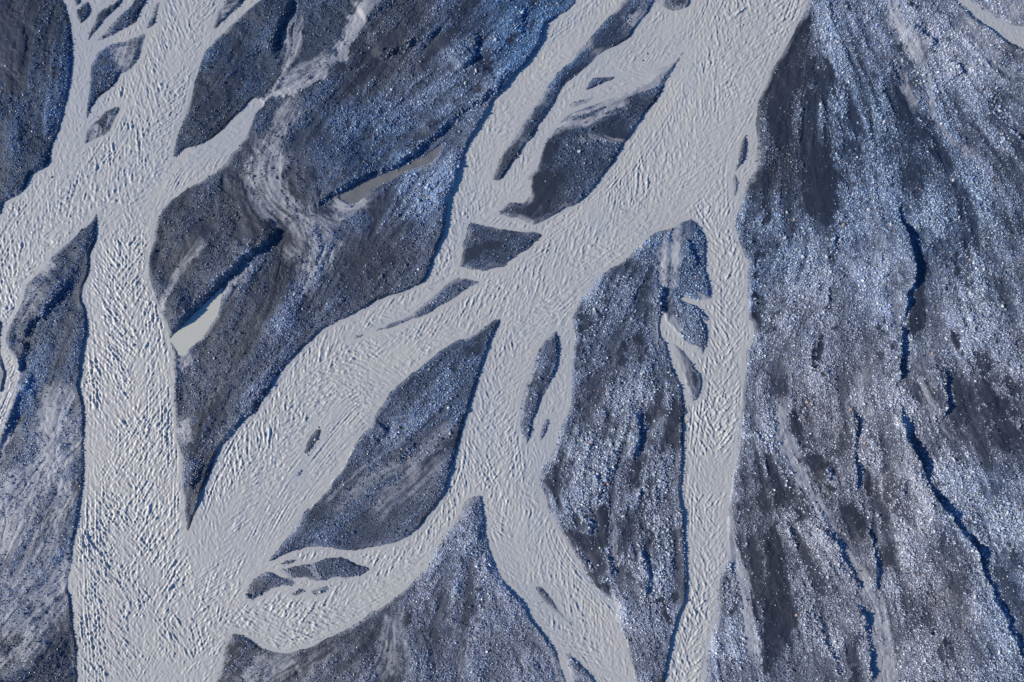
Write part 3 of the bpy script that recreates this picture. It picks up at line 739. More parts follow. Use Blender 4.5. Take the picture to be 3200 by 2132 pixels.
def head(line, n):
    """'a b 00: ...' -> [a, b], points"""
    w = line.split(' ', n)
    return [float(v) for v in w[:n]], P(w[n])

# direction fields ---------------------------------------------------
cx = np.arange(-HALF_X, HALF_X + 1.3, 1.2); cy = np.arange(-HALF_Y, HALF_Y + 1.3, 1.2)
CXg, CYg = np.meshgrid(cx, cy)
def to_full(c):
    """coarse field -> terrain grid, bilinear"""
    px = (xs + HALF_X) / 1.2; py = (ys + HALF_Y) / 1.2
    i = np.minimum(px.astype(int), len(cx) - 2); j = np.minimum(py.astype(int), len(cy) - 2)
    tx = (px - i).astype(f32)[None, :]; ty = (py - j).astype(f32)[:, None]
    c = c.astype(f32)
    top = c[j][:, i] * (1 - tx) + c[j][:, i + 1] * tx
    bot = c[j + 1][:, i] * (1 - tx) + c[j + 1][:, i + 1] * tx
    return (top * (1 - ty) + bot * ty).astype(f32)

def dense(pl, step=1.0):
    seg = np.hypot(*np.diff(pl, axis=0).T); acc = np.concatenate([[0], np.cumsum(seg)])
    s = np.arange(0, acc[-1], step)
    return np.stack([np.interp(s, acc, pl[:, 0]), np.interp(s, acc, pl[:, 1])], 1), s / acc[-1]

def idw(pts, vals, power=2.2, soft=1.0):
    num = np.zeros((vals.shape[1],) + CXg.shape); den = np.zeros(CXg.shape)
    for p, v in zip(pts, vals):
        w = 1 / ((CXg - p[0]) ** 2 + (CYg - p[1]) ** 2 + soft) ** (power / 2 + .5)
        den += w; num += w * v[:, None, None]
    return num / den

hp, hv = [], []
for ln in LAND_DIR + [w.split(' ', 2)[2] for w in WASH if float(w.split(' ')[0]) < 1.7]:
    q, _ = dense(smooth(P(ln), False), 2.0)
    if len(q) < 2: continue
    d = np.gradient(q, axis=0); d /= np.hypot(*d.T)[:, None] + 1e-9
    hp.append(q); hv.append(d)
lv = idw(np.vstack(hp), np.vstack(hv))
LX, LY = to_full(lv[0]), to_full(lv[1])
n = np.hypot(LX, LY) + 1e-6; LX /= n; LY /= n

# water: heading, place across the channel, roughness - blended from the flow lines by nearness
num = np.zeros((4,) + CXg.shape); den = np.zeros(CXg.shape) + 1e-9
for ln in FLOW:
    (hw, r0, r1), pts = head(ln, 3)
    q, t = dense(smooth(pts, False), 1.0)
    d = np.gradient(q, axis=0); d /= np.hypot(*d.T)[:, None]
    dd = np.full(CXg.shape, 1e9); arr = np.zeros((4,) + CXg.shape)
    for p, u, tt in zip(q, d, t):
        ddx, ddy = CXg - p[0], CYg - p[1]
        m = ddx * ddx + ddy * ddy; k = m < dd
        dd[k] = m[k]
        side = (u[1] * ddx - u[0] * ddy) / hw          # + on the right hand going downstream
        for a, v in zip(arr, (u[0], u[1], side, r0 + (r1 - r0) * tt)):
            a[k] = v[k] if isinstance(v, np.ndarray) else v
    w = 1 / (1e-3 + (dd / hw ** 2) ** 2)
    w = np.exp(-dd / (hw * .9) ** 2) + 1e-4 / (1 + dd)
    den += w; num += w * arr
num /= den
WX, WY, WSIDE, WROUGH = (to_full(a) for a in num)
n = np.hypot(WX, WY) + 1e-6; WX /= n; WY /= n

def lic(vx, vy, jobs, step=1.0, norm=True):
    """Line integral convolution; jobs = [(noise, half length in cells)]; all share the traced paths."""
    longest = max(L for _, L in jobs)
    J0, I0 = np.mgrid[0:NY, 0:NX].astype(f32)
    out = [nz.copy() for nz, _ in jobs]; cnt = [1.0] * len(jobs)
    for sgn in (1, -1):
        px, py = I0.copy(), J0.copy()
        for k in range(1, int(longest / step) + 1):
            idx = np.clip((py + .5).astype(np.int32), 0, NY - 1) * NX + np.clip((px + .5).astype(np.int32), 0, NX - 1)
            px += f32(sgn * step) * vx.ravel()[idx]; py += f32(sgn * step) * vy.ravel()[idx]
            idx = np.clip((py + .5).astype(np.int32), 0, NY - 1) * NX + np.clip((px + .5).astype(np.int32), 0, NX - 1)
            for m, (nz, L) in enumerate(jobs):
                if k * step <= L:
                    out[m] += nz.ravel()[idx]
                    if sgn == 1: cnt[m] += 2
    if not norm: return [o / c for o, c in zip(out, cnt)]
    return [(o - o.mean()) / o.std() for o in out]

ST_BROAD, ST_MID, ST_FINE = lic(LX, LY, [(noise(1.3) + .6 * noise(2.6), 6 / RES), (noise(.5) + .4 * noise(1.0), 2.8 / RES), (noise(.22), 1.2 / RES)], 2.0)
ST_BROAD = blur(ST_BROAD, 2, 1); ST_BROAD /= ST_BROAD.std()
VA, VB = lic(LX, LY, [(noise(1.15), 3.6 / RES), (noise(.62), 2.2 / RES)], 2.0)
vein_on = ss(-.7, .7, noise(6) + .4 * noise(2.5))
VEIN = np.maximum(np.exp(-(VA / .13) ** 2) * vein_on, .8 * np.exp(-(VB / .14) ** 2) * ss(-.3, 1, noise(4)))
print('land streaks', round(time.time() - T0, 1))

# shorelines ---------------------------------------------------------
water = np.zeros((NY, NX), bool)
for t in WATER: fill(water, smooth(P(t)), True)
isl = np.zeros((NY, NX), np.int16)
for k, (_, _, t) in enumerate(ISLANDS): fill(isl, smooth(P(t)), k + 1)
water &= isl == 0
for _, t in PONDS: fill(water, smooth(P(t)), True)
edge = fbm(2.4, 4, .6)
sdf = signed(~water)
sdf = sdf + edge * f32(.05) * (1 + np.clip(np.abs(sdf), 0, 1)) + ST_FINE * f32(.03)
grow = isl.copy()
for _ in range(5):
    for ax, sh in ((0, 1), (0, -1), (1, 1), (1, -1)):
        r = np.roll(grow, sh, ax); grow = np.where(grow == 0, r, grow)
# an island's fringe must not reach over a neighbouring bank
grow[(isl == 0) & ~water] = 0
print('shorelines', round(time.time() - T0, 1))

bank = np.full((NY, NX), .17, f32) + noise(6, .04)
low = np.zeros((NY, NX), f32)
for k, (_, h, _) in enumerate(ISLANDS): bank[grow == k + 1] = .05 + .5 * h
bank = blur(bank, 2, 1)
for ln in EXTRA_BANK:
    (h,), pts = head(ln, 1)
    if np.hypot(*(pts[0] - pts[-1])) < .5: continue
    r = line_field(smooth(pts, False), 4.5)
    if r is None: continue
    sl, D, SG, TT = r
    bank[sl] = np.maximum(bank[sl], .6 * h * np.exp(-(D / 2.2) ** 2))
wbank = np.clip(.42 + .12 * noise(3), .25, .8)
up = np.clip(sdf, 0, 4)
height = bank * ss(-.02, 1, (up / wbank)) + .035 * np.where(isl > 0, .3, 1) * up
height = np.where(sdf > 0, height, -.45 * ss(0, 1.6, -sdf)) - .015

scarp_band = np.zeros((NY, NX), f32)
wob = fbm(1.6, 3, .6) * f32(.13); rough_h = noise(2.5, .28)
for ln in SCARP:
    (h, reach), pts = head(ln, 2)
    r = line_field(smooth(pts, False), max(reach * 2.2, 4))
    if r is None: continue
    sl, D, SG, TT = r
    s = D * SG + wob[sl]
    h = h * .66 * np.clip(1 + rough_h[sl], .5, 1.5)
    tap = ss(0, .16, TT) * ss(1, .84, TT)
    near = ss(0, .02, TT) * ss(1, .98, TT)
    raise_ = ss(-.28, .28, s) * np.exp(-(np.maximum(s, 0) / reach) ** 2)
    cut = -.22 * np.exp(-(np.minimum(s, 0) / 1.1) ** 2) * (1 - ss(-.2, .25, s))
    height[sl] += np.where(D < 900, h * tap * (raise_ + cut) * near, 0) * ss(-.1, .5, sdf[sl])
    scarp_band[sl] = np.maximum(scarp_band[sl], np.where(D < 900, tap * np.exp(-((s + .1) / .55) ** 2), 0))

# ground cover -------------------------------------------------------
sand = np.zeros((NY, NX), f32)
sm = np.zeros((NY, NX), bool)
for t in SAND: fill(sm, smooth(P(t)), True)
mott = fbm(3.2, 5, .6); mott2 = fbm(.9, 4, .65)
sand, = lic(LX, LY, [(blur(sm.astype(f32), int(.3 / RES), 2), 1.9 / RES)], 2.0, False)
sand = ss(.22, .74, sand + .14 * ST_MID + .06 * ST_BROAD + .16 * mott2 + .06 * ST_FINE)
sand = np.maximum(sand, .7 * ss(1.05, 1.9, .62 * -ST_BROAD + .35 * ST_MID + .55 * mott - .25) * ss(.2, 1.2, sdf))
drift = ss(1.3, 2.1, -ST_BROAD + .35 * ST_MID + .4 * mott2)          # narrow tongues of sand left in the lee of the gravel
silt = np.zeros((NY, NX), f32); wetrun = np.zeros((NY, NX), f32)
brd = .55 * ST_MID + .45 * ST_FINE
for ln in WASH:
    (wd, st), pts = head(ln, 2)
    r = line_field(smooth(pts, False), wd * 2.2)
    if r is None: continue
    sl, D, SG, TT = r
    tap = ss(0, .06, TT) * ss(1, .94, TT)
    q = D / wd
    streaky = 1.0 if st > .88 else .55
    v = ss(1.15, .45, q + streaky * .36 * brd[sl] + .2 * edge[sl] + .14 * mott2[sl]) * (.35 + .65 * tap)
    if st <= .88: v = v * np.clip(.92 + .28 * ST_FINE[sl] + .22 * ST_MID[sl] + .16 * mott2[sl], .08, 1.25)
    silt[sl] = np.maximum(silt[sl], v * st)
    if st > .88: wetrun[sl] = np.maximum(wetrun[sl], v)
ridge = np.zeros((NY, NX), f32); drape = np.zeros((NY, NX), f32)
for ln in GRAIN:
    (wd, st), pts = head(ln, 2)
    r = line_field(smooth(pts, False), wd * 2)
    if r is None: continue
    sl, D, SG, TT = r
    tap = ss(0, .2, TT) * ss(1, .8, TT)
    v = ss(1.1, .15, D / wd - .28 * np.sign(st) * ST_MID[sl] + .3 * mott2[sl] + .25 * (1 - tap)) * (.3 + .7 * tap) * abs(st)
    tgt = ridge if st > 0 else drape
    tgt[sl] = np.maximum(tgt[sl], v)
sand = np.clip(np.maximum(sand * (1 - .45 * ridge), drape) , 0, 1)
height += (.07 * ridge - .05 * drape - .055 * VEIN * (1 - .5 * sand)) * ss(.15, 1, sdf)
sand = np.clip(np.maximum(sand, .42 * VEIN * ss(.2, 1, sdf)) * (1 - silt), 0, 1)
fr = ss(.55, .05, sdf + .12 * edge) * (sdf > -.2) * np.where(isl > 0, .55, .4)
silt = np.clip(np.maximum(silt, fr * ss(-.8, .8, noise(3) + .3)), 0, 1)
silt *= 1 - .8 * scarp_band
sand = np.clip(np.maximum(sand, .75 * drift) * (1 - silt) * (1 - .8 * scarp_band), 0, 1)
# thin runnels cut into the sand and the silt
height += (sand * (.003 * ST_FINE + .006 * ST_MID) + ((.030 * ST_BROAD + .014 * ST_MID) * np.clip(.8 + .5 * mott, .1, 1.8) + .05 * mott + .014 * mott2) * (1 - .4 * sand) + .10 * fbm(9, 3, .5)) * ss(.1, 1.2, sdf) * np.where(isl > 0, .5, 1)
height -= silt * ss(.05, .5, sdf) * .05 * (1 + .5 * ST_MID)

tp, tv = [], []
for ln in TONE:
    xy, a, b, c = ln.split(' ')
    tp.append(P('F: ' + xy)[0]); tv.append((float(a), float(b), float(c)))
tn = idw(np.array(tp), np.array(tv), 3.2, 4.0)
TONE_A, TONE_B, TONE_P = (to_full(a) for a in tn)
TONE_P = np.clip(TONE_P * (.8 + .7 * ridge), 0, .8)
TONE_A = (TONE_A ** 1.1) * (1 + .18 * ss(.35, .8, TONE_B)) * (.80 + .55 * ridge) * np.exp(.16 * ST_BROAD + .12 * ST_MID + .05 * ST_FINE + .14 * mott)
print('ground cover', round(time.time() - T0, 1))

# water surface ------------------------------------------------------
phi = math.radians(34)
def rot(a): return WX * f32(math.cos(a)) - WY * f32(math.sin(a)), WX * f32(math.sin(a)) + WY * f32(math.cos(a))
def band(sc, w):
    n_ = noise(sc); n_ = n_ - blur(n_, int(w / RES), 1); return n_ / n_.std()
n1, n2, n3 = band(.19, .16), noise(.16), band(.30, .26)
ra, rb_ = rot(phi), rot(-phi)
A1, A2, A3 = lic(*ra, [(n1, .55 / RES), (n2, .24 / RES), (n3, .85 / RES)])
B1, B2, B3 = lic(*rb_, [(n1[::-1, ::-1].copy(), .55 / RES), (n2[::-1, ::-1].copy(), .24 / RES), (n3[::-1, ::-1].copy(), .85 / RES)])
C1, C2, SED = lic(WX, WY, [(band(.19, .2), 1.5 / RES), (noise(.16), .4 / RES), (noise(.5) + noise(1.2), 7 / RES)])
wr = ss(-.75, .75, WSIDE + .25 * noise(2.0))
def mixw(a, b): return (a * wr + b * (1 - wr)) / np.sqrt(wr ** 2 + (1 - wr) ** 2)
lump = fbm(.5, 3, .6)
crest = .62 * mixw(A1, B1) + .35 * mixw(A2, B2) + .70 * mixw(A3, B3) + .45 * lump
crest = crest / crest.std(); crest = crest + .22 * (crest ** 2 - 1)
fine = .7 * mixw(A2, B2) + .55 * C2 + .35 * noise(.24)
fine /= fine.std()
along = ss(.45, .95, np.abs(WSIDE))
rough = WROUGH * ss(0, .9, -sdf) * np.clip(1 + .25 * noise(5) + .22 * noise(1.8) + .2 * SED, .2, 1.8)
wz = rough ** .85 * (.021 * crest * (1 - .3 * along) + .022 * C1 * (.25 + .75 * along)) + (.0065 + .010 * rough) * fine * ss(0, .4, -sdf)
for _, t in PONDS:
    pm = np.zeros((NY, NX), bool); fill(pm, smooth(P(t)), True)
    pm = blur(pm.astype(f32), 3, 2); wz *= 1 - .97 * np.clip(pm * 1.6, 0, 1)
wz = wz.astype(f32)
foam = np.clip(rough - .75, 0, 1) * ss(.8, 2.2, crest)
print('water', round(time.time() - T0, 1))

# ------------------------------------------------------------------ meshes
C = bpy.context.scene.collection
OUT = 26
g = np.cumsum(.12 * 1.42 ** np.arange(OUT))
gx = np.concatenate([xs[0] - g[::-1], xs, xs[-1] + g]); gy = np.concatenate([ys[0] - g[::-1], ys, ys[-1] + g])

def sheet(name, X, Y, Z, keep, attrs, mat, origin=(0, 0, 0)):
    """One smooth mesh from the kept quads of a grid."""
    ny, nx = Z.shape
    j, i = np.nonzero(keep)
    q = np.stack([j * nx + i, j * nx + i + 1, (j + 1) * nx + i + 1, (j + 1) * nx + i], 1)
    used = np.zeros(ny * nx, bool); used[q.ravel()] = True
    remap = np.cumsum(used) - 1
    vid = np.nonzero(used)[0]
    co = np.empty((len(vid), 3), f32)
    co[:, 0] = X[vid % nx] - origin[0]; co[:, 1] = Y[vid // nx] - origin[1]; co[:, 2] = Z.ravel()[vid] - origin[2]
    me = bpy.data.meshes.new(name)
    me.vertices.add(len(vid)); me.vertices.foreach_set('co', co.ravel())
    lp = remap[q].astype(np.int32).ravel()
    me.loops.add(len(lp)); me.loops.foreach_set('vertex_index', lp)
    me.polygons.add(len(q)); me.polygons.foreach_set('loop_start', np.arange(0, len(lp), 4, dtype=np.int32))
    me.update(calc_edges=True)
    me.polygons.foreach_set('use_smooth', np.ones(len(q), bool))
    for an, arr in attrs.items():
        at = me.attributes.new(an, 'FLOAT', 'POINT'); at.data.foreach_set('value', arr.ravel()[vid].astype(f32))
    me.materials.append(mat)
    o = bpy.data.objects.new(name, me); o.location = origin; C.objects.link(o)
    return o

def nodes(name):
    m = bpy.data.materials.new(name); m.use_nodes = True
    nt = m.node_tree
    return m, nt, nt.nodes['Principled BSDF']
def N(nt, kind, **kw):
    nd = nt.nodes.new(kind)
    for k, v in kw.items():
        if k[0] == '_': setattr(nd, k[1:], v)
        else: nd.inputs[k.replace('__', ' ')].default_value = v
    return nd
def attr(nt, name):
    a = nt.nodes.new('ShaderNodeAttribute'); a.attribute_name = name; return a
def mixc(nt, fac, a, b, mode='MIX'):
    m = nt.nodes.new('ShaderNodeMix'); m.data_type = 'RGBA'; m.blend_type = mode
    for sock, v in ((m.inputs[0], fac), (m.inputs[6], a), (m.inputs[7], b)):
        if isinstance(v, (int, float, tuple)): sock.default_value = v
        else: nt.links.new(v, sock)
    return m.outputs[2]
def math_(nt, op, a, b=0.0, clamp=False):
    m = nt.nodes.new('ShaderNodeMath'); m.operation = op; m.use_clamp = clamp
    for sock, v in zip(m.inputs, (a, b)):
        if isinstance(v, (int, float)): sock.default_value = v
        else: nt.links.new(v, sock)
    return m.outputs[0]

GREY, BLUE = (.29, .275, .288, 1), (.052, .125, .255, 1)  # BLUE puts a skylight cast into the gravel colour
mg, nt, bs = nodes('gravel_ground')
tc = nt.nodes.new('ShaderNodeTexCoord')
vor = N(nt, 'ShaderNodeTexVoronoi', Scale=9.0); nt.links.new(tc.outputs['Object'], vor.inputs['Vector'])
sep = nt.nodes.new('ShaderNodeSeparateColor'); nt.links.new(vor.outputs['Color'], sep.inputs[0])
nz = N(nt, 'ShaderNodeTexNoise', Scale=2.2, Detail=6.0, Roughness=.65); nt.links.new(tc.outputs['Object'], nz.inputs['Vector'])
nzf = N(nt, 'ShaderNodeTexNoise', Scale=14.0, Detail=4.0, Roughness=.7); nt.links.new(tc.outputs['Object'], nzf.inputs['Vector'])
base = mixc(nt, attr(nt, 'blue').outputs['Fac'], GREY, BLUE)
var = math_(nt, 'MULTIPLY_ADD', sep.outputs[0], 1.1); nt.nodes[-1].inputs[2].default_value = .35
var = math_(nt, 'MULTIPLY', var, attr(nt, 'tone').outputs['Fac'])
vm = nt.nodes.new('ShaderNodeVectorMath'); vm.operation = 'SCALE'; nt.links.new(base, vm.inputs[0]); nt.links.new(var, vm.inputs['Scale'])
sandc = mixc(nt, nz.outputs['Fac'], (.030, .033, .041, 1), (.052, .051, .057, 1))
sandc = mixc(nt, math_(nt, 'MULTIPLY', attr(nt, 'blue').outputs['Fac'], .75), sandc, (.010, .026, .065, 1))
siltc = mixc(nt, nzf.outputs['Fac'], (.28, .292, .325, 1), (.46, .46, .475, 1))
c1 = mixc(nt, math_(nt, 'MULTIPLY_ADD', attr(nt, 'sand').outputs['Fac'], .82), vm.outputs[0], sandc); nt.nodes[-2].inputs[2].default_value = .18
c2 = mixc(nt, attr(nt, 'silt').outputs['Fac'], c1, siltc)
nt.links.new(c2, bs.inputs['Base Color'])
bs.inputs['Roughness'].default_value = .62; bs.inputs['Specular IOR Level'].default_value = .35
bmp = N(nt, 'ShaderNodeBump', Strength=.75, Distance=.05)
gh = math_(nt, 'MULTIPLY', vor.outputs['Distance'], math_(nt, 'SUBTRACT', 1.0, math_(nt, 'MAXIMUM', attr(nt, 'sand').outputs['Fac'], attr(nt, 'silt').outputs['Fac'])))
gh = math_(nt, 'ADD', math_(nt, 'MULTIPLY', gh, -1.0), math_(nt, 'MULTIPLY', nzf.outputs['Fac'], .45))
nt.links.new(gh, bmp.inputs['Height']); nt.links.new(bmp.outputs[0], bs.inputs['Normal'])

mw, nt, bs = nodes('glacial_water')
tc = nt.nodes.new('ShaderNodeTexCoord')
nz = N(nt, 'ShaderNodeTexNoise', Scale=.12, Detail=5.0, Roughness=.6); nt.links.new(tc.outputs['Object'], nz.inputs['Vector'])
nf = N(nt, 'ShaderNodeTexNoise', Scale=7.0, Detail=4.0, Roughness=.65); nt.links.new(tc.outputs['Object'], nf.inputs['Vector'])
wc = mixc(nt, attr(nt, 'cool').outputs['Fac'], (.58, .565, .51, 1), (.46, .48, .505, 1))
wc = mixc(nt, nz.outputs['Fac'], wc, (.43, .43, .43, 1))
wc = mixc(nt, attr(nt, 'foam').outputs['Fac'], wc, (.68, .68, .67, 1))
nt.links.new(wc, bs.inputs['Base Color'])
bs.inputs['Roughness'].default_value = .42; bs.inputs['IOR'].default_value = 1.33
bmp = N(nt, 'ShaderNodeBump', Strength=.35, Distance=.03)
nt.links.new(math_(nt, 'MULTIPLY', nf.outputs['Fac'], attr(nt, 'chop').outputs['Fac']), bmp.inputs['Height']); nt.links.new(bmp.outputs[0], bs.inputs['Normal'])

mp, nt, bs = nodes('pool_water')
tc = nt.nodes.new('ShaderNodeTexCoord')
nz = N(nt, 'ShaderNodeTexNoise', Scale=.35, Detail=3.0); nt.links.new(tc.outputs['Object'], nz.inputs['Vector'])
nt.links.new(mixc(nt, nz.outputs['Fac'], (.52, .515, .45, 1), (.60, .59, .52, 1)), bs.inputs['Base Color'])
bs.inputs['Roughness'].default_value = .15; bs.inputs['IOR'].default_value = 1.33
mp2, nt, bs = nodes('shallow_pool_water')
tc = nt.nodes.new('ShaderNodeTexCoord')
nz = N(nt, 'ShaderNodeTexNoise', Scale=.8, Detail=4.0); nt.links.new(tc.outputs['Object'], nz.inputs['Vector'])
nt.links.new(mixc(nt, nz.outputs['Fac'], (.10, .11, .13, 1), (.27, .265, .255, 1)), bs.inputs['Base Color'])
bs.inputs['Roughness'].default_value = .2; bs.inputs['IOR'].default_value = 1.33

ms, nt, bs = nodes('loose_stone')
ca = attr(nt, 'col'); nt.links.new(ca.outputs['Color'], bs.inputs['Base Color'])
bs.inputs['Roughness'].default_value = .42; bs.inputs['Specular IOR Level'].default_value = .5

# ground, islands
height = height.astype(f32)
pad = lambda a: np.pad(a, OUT, mode='edge')
Hg = pad(height)
ga = {'sand': pad(sand), 'silt': pad(silt), 'tone': pad(TONE_A.astype(f32)), 'blue': pad(TONE_B)}
NYg, NXg = Hg.shape
own = np.pad(np.where(sdf > -.12, grow, 0), OUT)
quad_own = own[:-1, :-1]
ground = sheet('ground', gx, gy, Hg, quad_own == 0, ga, mg); ground['kind'] = 'structure'
ground['label'] = 'grey-blue gravel plain with charcoal sand drifts between the river channels'
for k, (label, _, t) in enumerate(ISLANDS):
    kp = quad_own == k + 1
    if kp.sum() < 4: print('no cells for', label); continue
    jj, ii = np.nonzero(kp)
    org = (float(gx[ii].mean()), float(gy[jj].mean()), 0.0)
    o = sheet('gravel_island', gx, gy, Hg, kp, ga, mg, org)
    o['label'] = label; o['category'] = 'gravel island'; o['group'] = 'gravel islands in the braided river'

# water sheets
pond_id = np.zeros((NY, NX), np.int16)
for k, (_, t) in enumerate(PONDS): fill(pond_id, smooth(P(t)), k + 1)
pg = pond_id.copy()
for _ in range(9):
    for ax, sh in ((0, 1), (0, -1), (1, 1), (1, -1)):
        r = np.roll(pg, sh, ax); pg = np.where(pg == 0, r, pg)
pg = np.where((pg > 0) & ((pond_id > 0) | (sdf > -.6)), pg, 0)
wet = (sdf < .35)
wa = {'cool': pad(np.clip(.75 - .75 * WROUGH + .35 * ss(0, -60, GX) * ss(-30, 40, GY) + .12 * noise(6) + .22 * SED, 0, 1).astype(f32)), 'foam': pad(foam.astype(f32)), 'chop': pad(np.clip(.25 + WROUGH, 0, 1))}
Wz = pad(wz); wetp, pgp = pad(wet), pad(pg)
riv = sheet('river', gx, gy, Wz, (wetp & (pgp == 0))[:-1, :-1], wa, mw); riv['kind'] = 'structure'
riv['label'] = 'silty grey braided glacial river with rippled standing waves'
for k, (label, _) in enumerate(PONDS):
    o = sheet('pond', gx, gy, Wz - .01, (wetp & (pgp == k + 1))[:-1, :-1], {}, (mp, mp2)[k]); o['kind'] = 'structure'; o['label'] = label
print('sheets', round(time.time() - T0, 1))

# ------------------------------------------------------------------ stones
def sample(arr, x, y):
    return arr[np.clip(((y + HALF_Y) / RES + .5).astype(int), 0, NY - 1), np.clip(((x + HALF_X) / RES + .5).astype(int), 0, NX - 1)]
dens = (1 - sand) ** 1.3 * (1 - .93 * np.clip(silt * 1.2, 0, 1)) * (ss(-.05, .2, sdf) + .12 * ss(-.45, -.05, sdf) * (edge > .3))
dens *= np.clip(.66 + .40 * ridge + .3 * scarp_band + .24 * ST_BROAD + .24 * ST_MID + .10 * ST_FINE + .20 * mott2 + .12 * mott, .05, 1)
dens = np.maximum(dens, .018 * ss(0, .3, sdf)) * (1 - .6 * wetrun)
NTRY = 1500000
px = rng.uniform(-HALF_X, HALF_X, NTRY).astype(f32); py = rng.uniform(-HALF_Y, HALF_Y, NTRY).astype(f32)
ok = rng.random(NTRY) < sample(dens, px, py)
px, py = px[ok], py[ok]; M = len(px)
coarse = sample(TONE_P, px, py)
rad = (.060 * np.exp(rng.normal(0, .40, M)) * (.72 + .75 * coarse)).astype(f32)
rad = np.clip(rad * (1 + .5 * sample(scarp_band, px, py)), .025, .2)
pz = sample(height, px, py)
ta, tb, tpale = sample(TONE_A, px, py), sample(TONE_B, px, py), coarse
lum = np.exp(rng.normal(.12, .50, M)) * ta
grey, blue_ = np.array(GREY[:3]), np.array(BLUE[:3])
col = (grey * (1 - tb)[:, None] + blue_ * tb[:, None]) * lum[:, None] * 1.15
pale = rng.random(M) < .05 + .07 * tb + .85 * tpale * np.clip(ta, .4, 1.3)
pc = np.array([.66, .635, .66]) * rng.uniform(.35, 1.12, M)[:, None] * np.clip(.55 + .5 * ta, .5, 1.1)[:, None]
pc[:, 0] *= 1 - .4 * tb; pc[:, 1] *= 1 - .16 * tb
col = np.where(pale[:, None], pc, col)
tan = rng.random(M) < .018
col = np.where(tan[:, None], np.array([.34, .25, .20]) * rng.uniform(.6, 1.5, M)[:, None], col)
col = np.clip(col, .01, .8)

inside = (np.abs(px) < 59) & (np.abs(py) < 39) & (pz > .02)
order = np.argsort(-np.where(inside, rad, 0))[:4000]
big, cells = [], set()
for k in order:                                  # the largest, not two of them side by side
    c_ = (int(px[k] // 2.2), int(py[k] // 2.2))
    if c_ in cells: continue
    cells.add(c_); big.append(k)
    if len(big) == 265: break
big = np.array(big); small = np.ones(M, bool); small[big] = False
bx, by, bz, br, bcol, bpale, btan = px[big], py[big], pz[big], rad[big], col[big], pale[big], tan[big]
px, py, pz, rad, col = px[small], py[small], pz[small], rad[small], col[small]; M = len(px)
ang = rng.uniform(0, 2 * math.pi, M)[:, None] + np.arange(4) * math.pi / 2 + rng.uniform(-.35, .35, (M, 4))
el = rng.uniform(.72, 1.0, M)[:, None]; ea = rng.uniform(0, math.pi, M)[:, None]
v = np.empty((M, 8, 3), f32)
for s, (lo, hi) in ((0, (.85, 1.2)), (4, (.45, .8))):
    rr = rad[:, None] * rng.uniform(lo, hi, (M, 4))
    a = ang + (s > 0) * rng.uniform(-.3, .3, (M, 1))
    ca_, sa_ = np.cos(a) * rr, np.sin(a) * rr
    u = ca_ * np.cos(ea) + sa_ * np.sin(ea); w = (-ca_ * np.sin(ea) + sa_ * np.cos(ea)) * el
    v[:, s:s + 4, 0] = px[:, None] + u * np.cos(ea) - w * np.sin(ea)
    v[:, s:s + 4, 1] = py[:, None] + u * np.sin(ea) + w * np.cos(ea)
v[:, :4, 2] = pz[:, None] - .35 * rad[:, None]
tilt = rng.normal(0, .34, (M, 2))
v[:, 4:, 2] = (pz + rad * rng.uniform(.45, .85, M))[:, None] + (v[:, 4:, 0] - px[:, None]) * tilt[:, :1] + (v[:, 4:, 1] - py[:, None]) * tilt[:, 1:]
fq = np.array([[4, 5, 6, 7], [0, 1, 5, 4], [1, 2, 6, 5], [2, 3, 7, 6], [3, 0, 4, 7]], np.int32)
lp = (np.arange(M, dtype=np.int32)[:, None, None] * 8 + fq[None]).ravel()
me = bpy.data.meshes.new('gravel')
me.vertices.add(M * 8); me.vertices.foreach_set('co', v.ravel())
me.loops.add(len(lp)); me.loops.foreach_set('vertex_index', lp)
me.polygons.add(M * 5); me.polygons.foreach_set('loop_start', np.arange(0, len(lp), 4, dtype=np.int32))
me.update(calc_edges=True)
at = me.attributes.new('col', 'FLOAT_COLOR', 'POINT')
cc = np.ones((M, 8, 4), f32); cc[:, :, :3] = col[:, None, :]
at.data.foreach_set('color', cc.ravel())
me.polygons.foreach_set('use_smooth', np.zeros(M * 5, bool))
me.materials.append(ms)
gv = bpy.data.objects.new('gravel', me); C.objects.link(gv)
gv['kind'] = 'stuff'; gv['label'] = 'loose grey-blue river cobbles and pebbles covering the bars and plains'
print('stones', M, round(time.time() - T0, 1))

# single boulders
def boulder_mesh(seed):
    import bmesh
    r = np.random.default_rng(seed)
    bm = bmesh.new(); bmesh.ops.create_icosphere(bm, subdivisions=3, radius=1.0)
    dirs = r.normal(0, 1, (9, 3)); dirs /= np.linalg.norm(dirs, axis=1)[:, None]; cutd = r.uniform(.62, .9, 9)
    ph = r.uniform(0, 6, 6)
    for vt in bm.verts:
        p = np.array(vt.co)
        for d_, c_ in zip(dirs, cutd):                    # worn flat facets
            k = p @ d_
            if k > c_: p = p - d_ * (k - c_) * .85
        p *= 1 + .05 * math.sin(3 * p[0] + ph[0]) * math.sin(4 * p[1] + ph[1]) + .03 * math.sin(7 * p[2] + ph[2] + 3 * p[0])
        p *= (1.15, .9, .72); vt.co = p
    for f in bm.faces: f.smooth = True
    m = bpy.data.meshes.new('boulder'); bm.to_mesh(m); bm.free(); return m
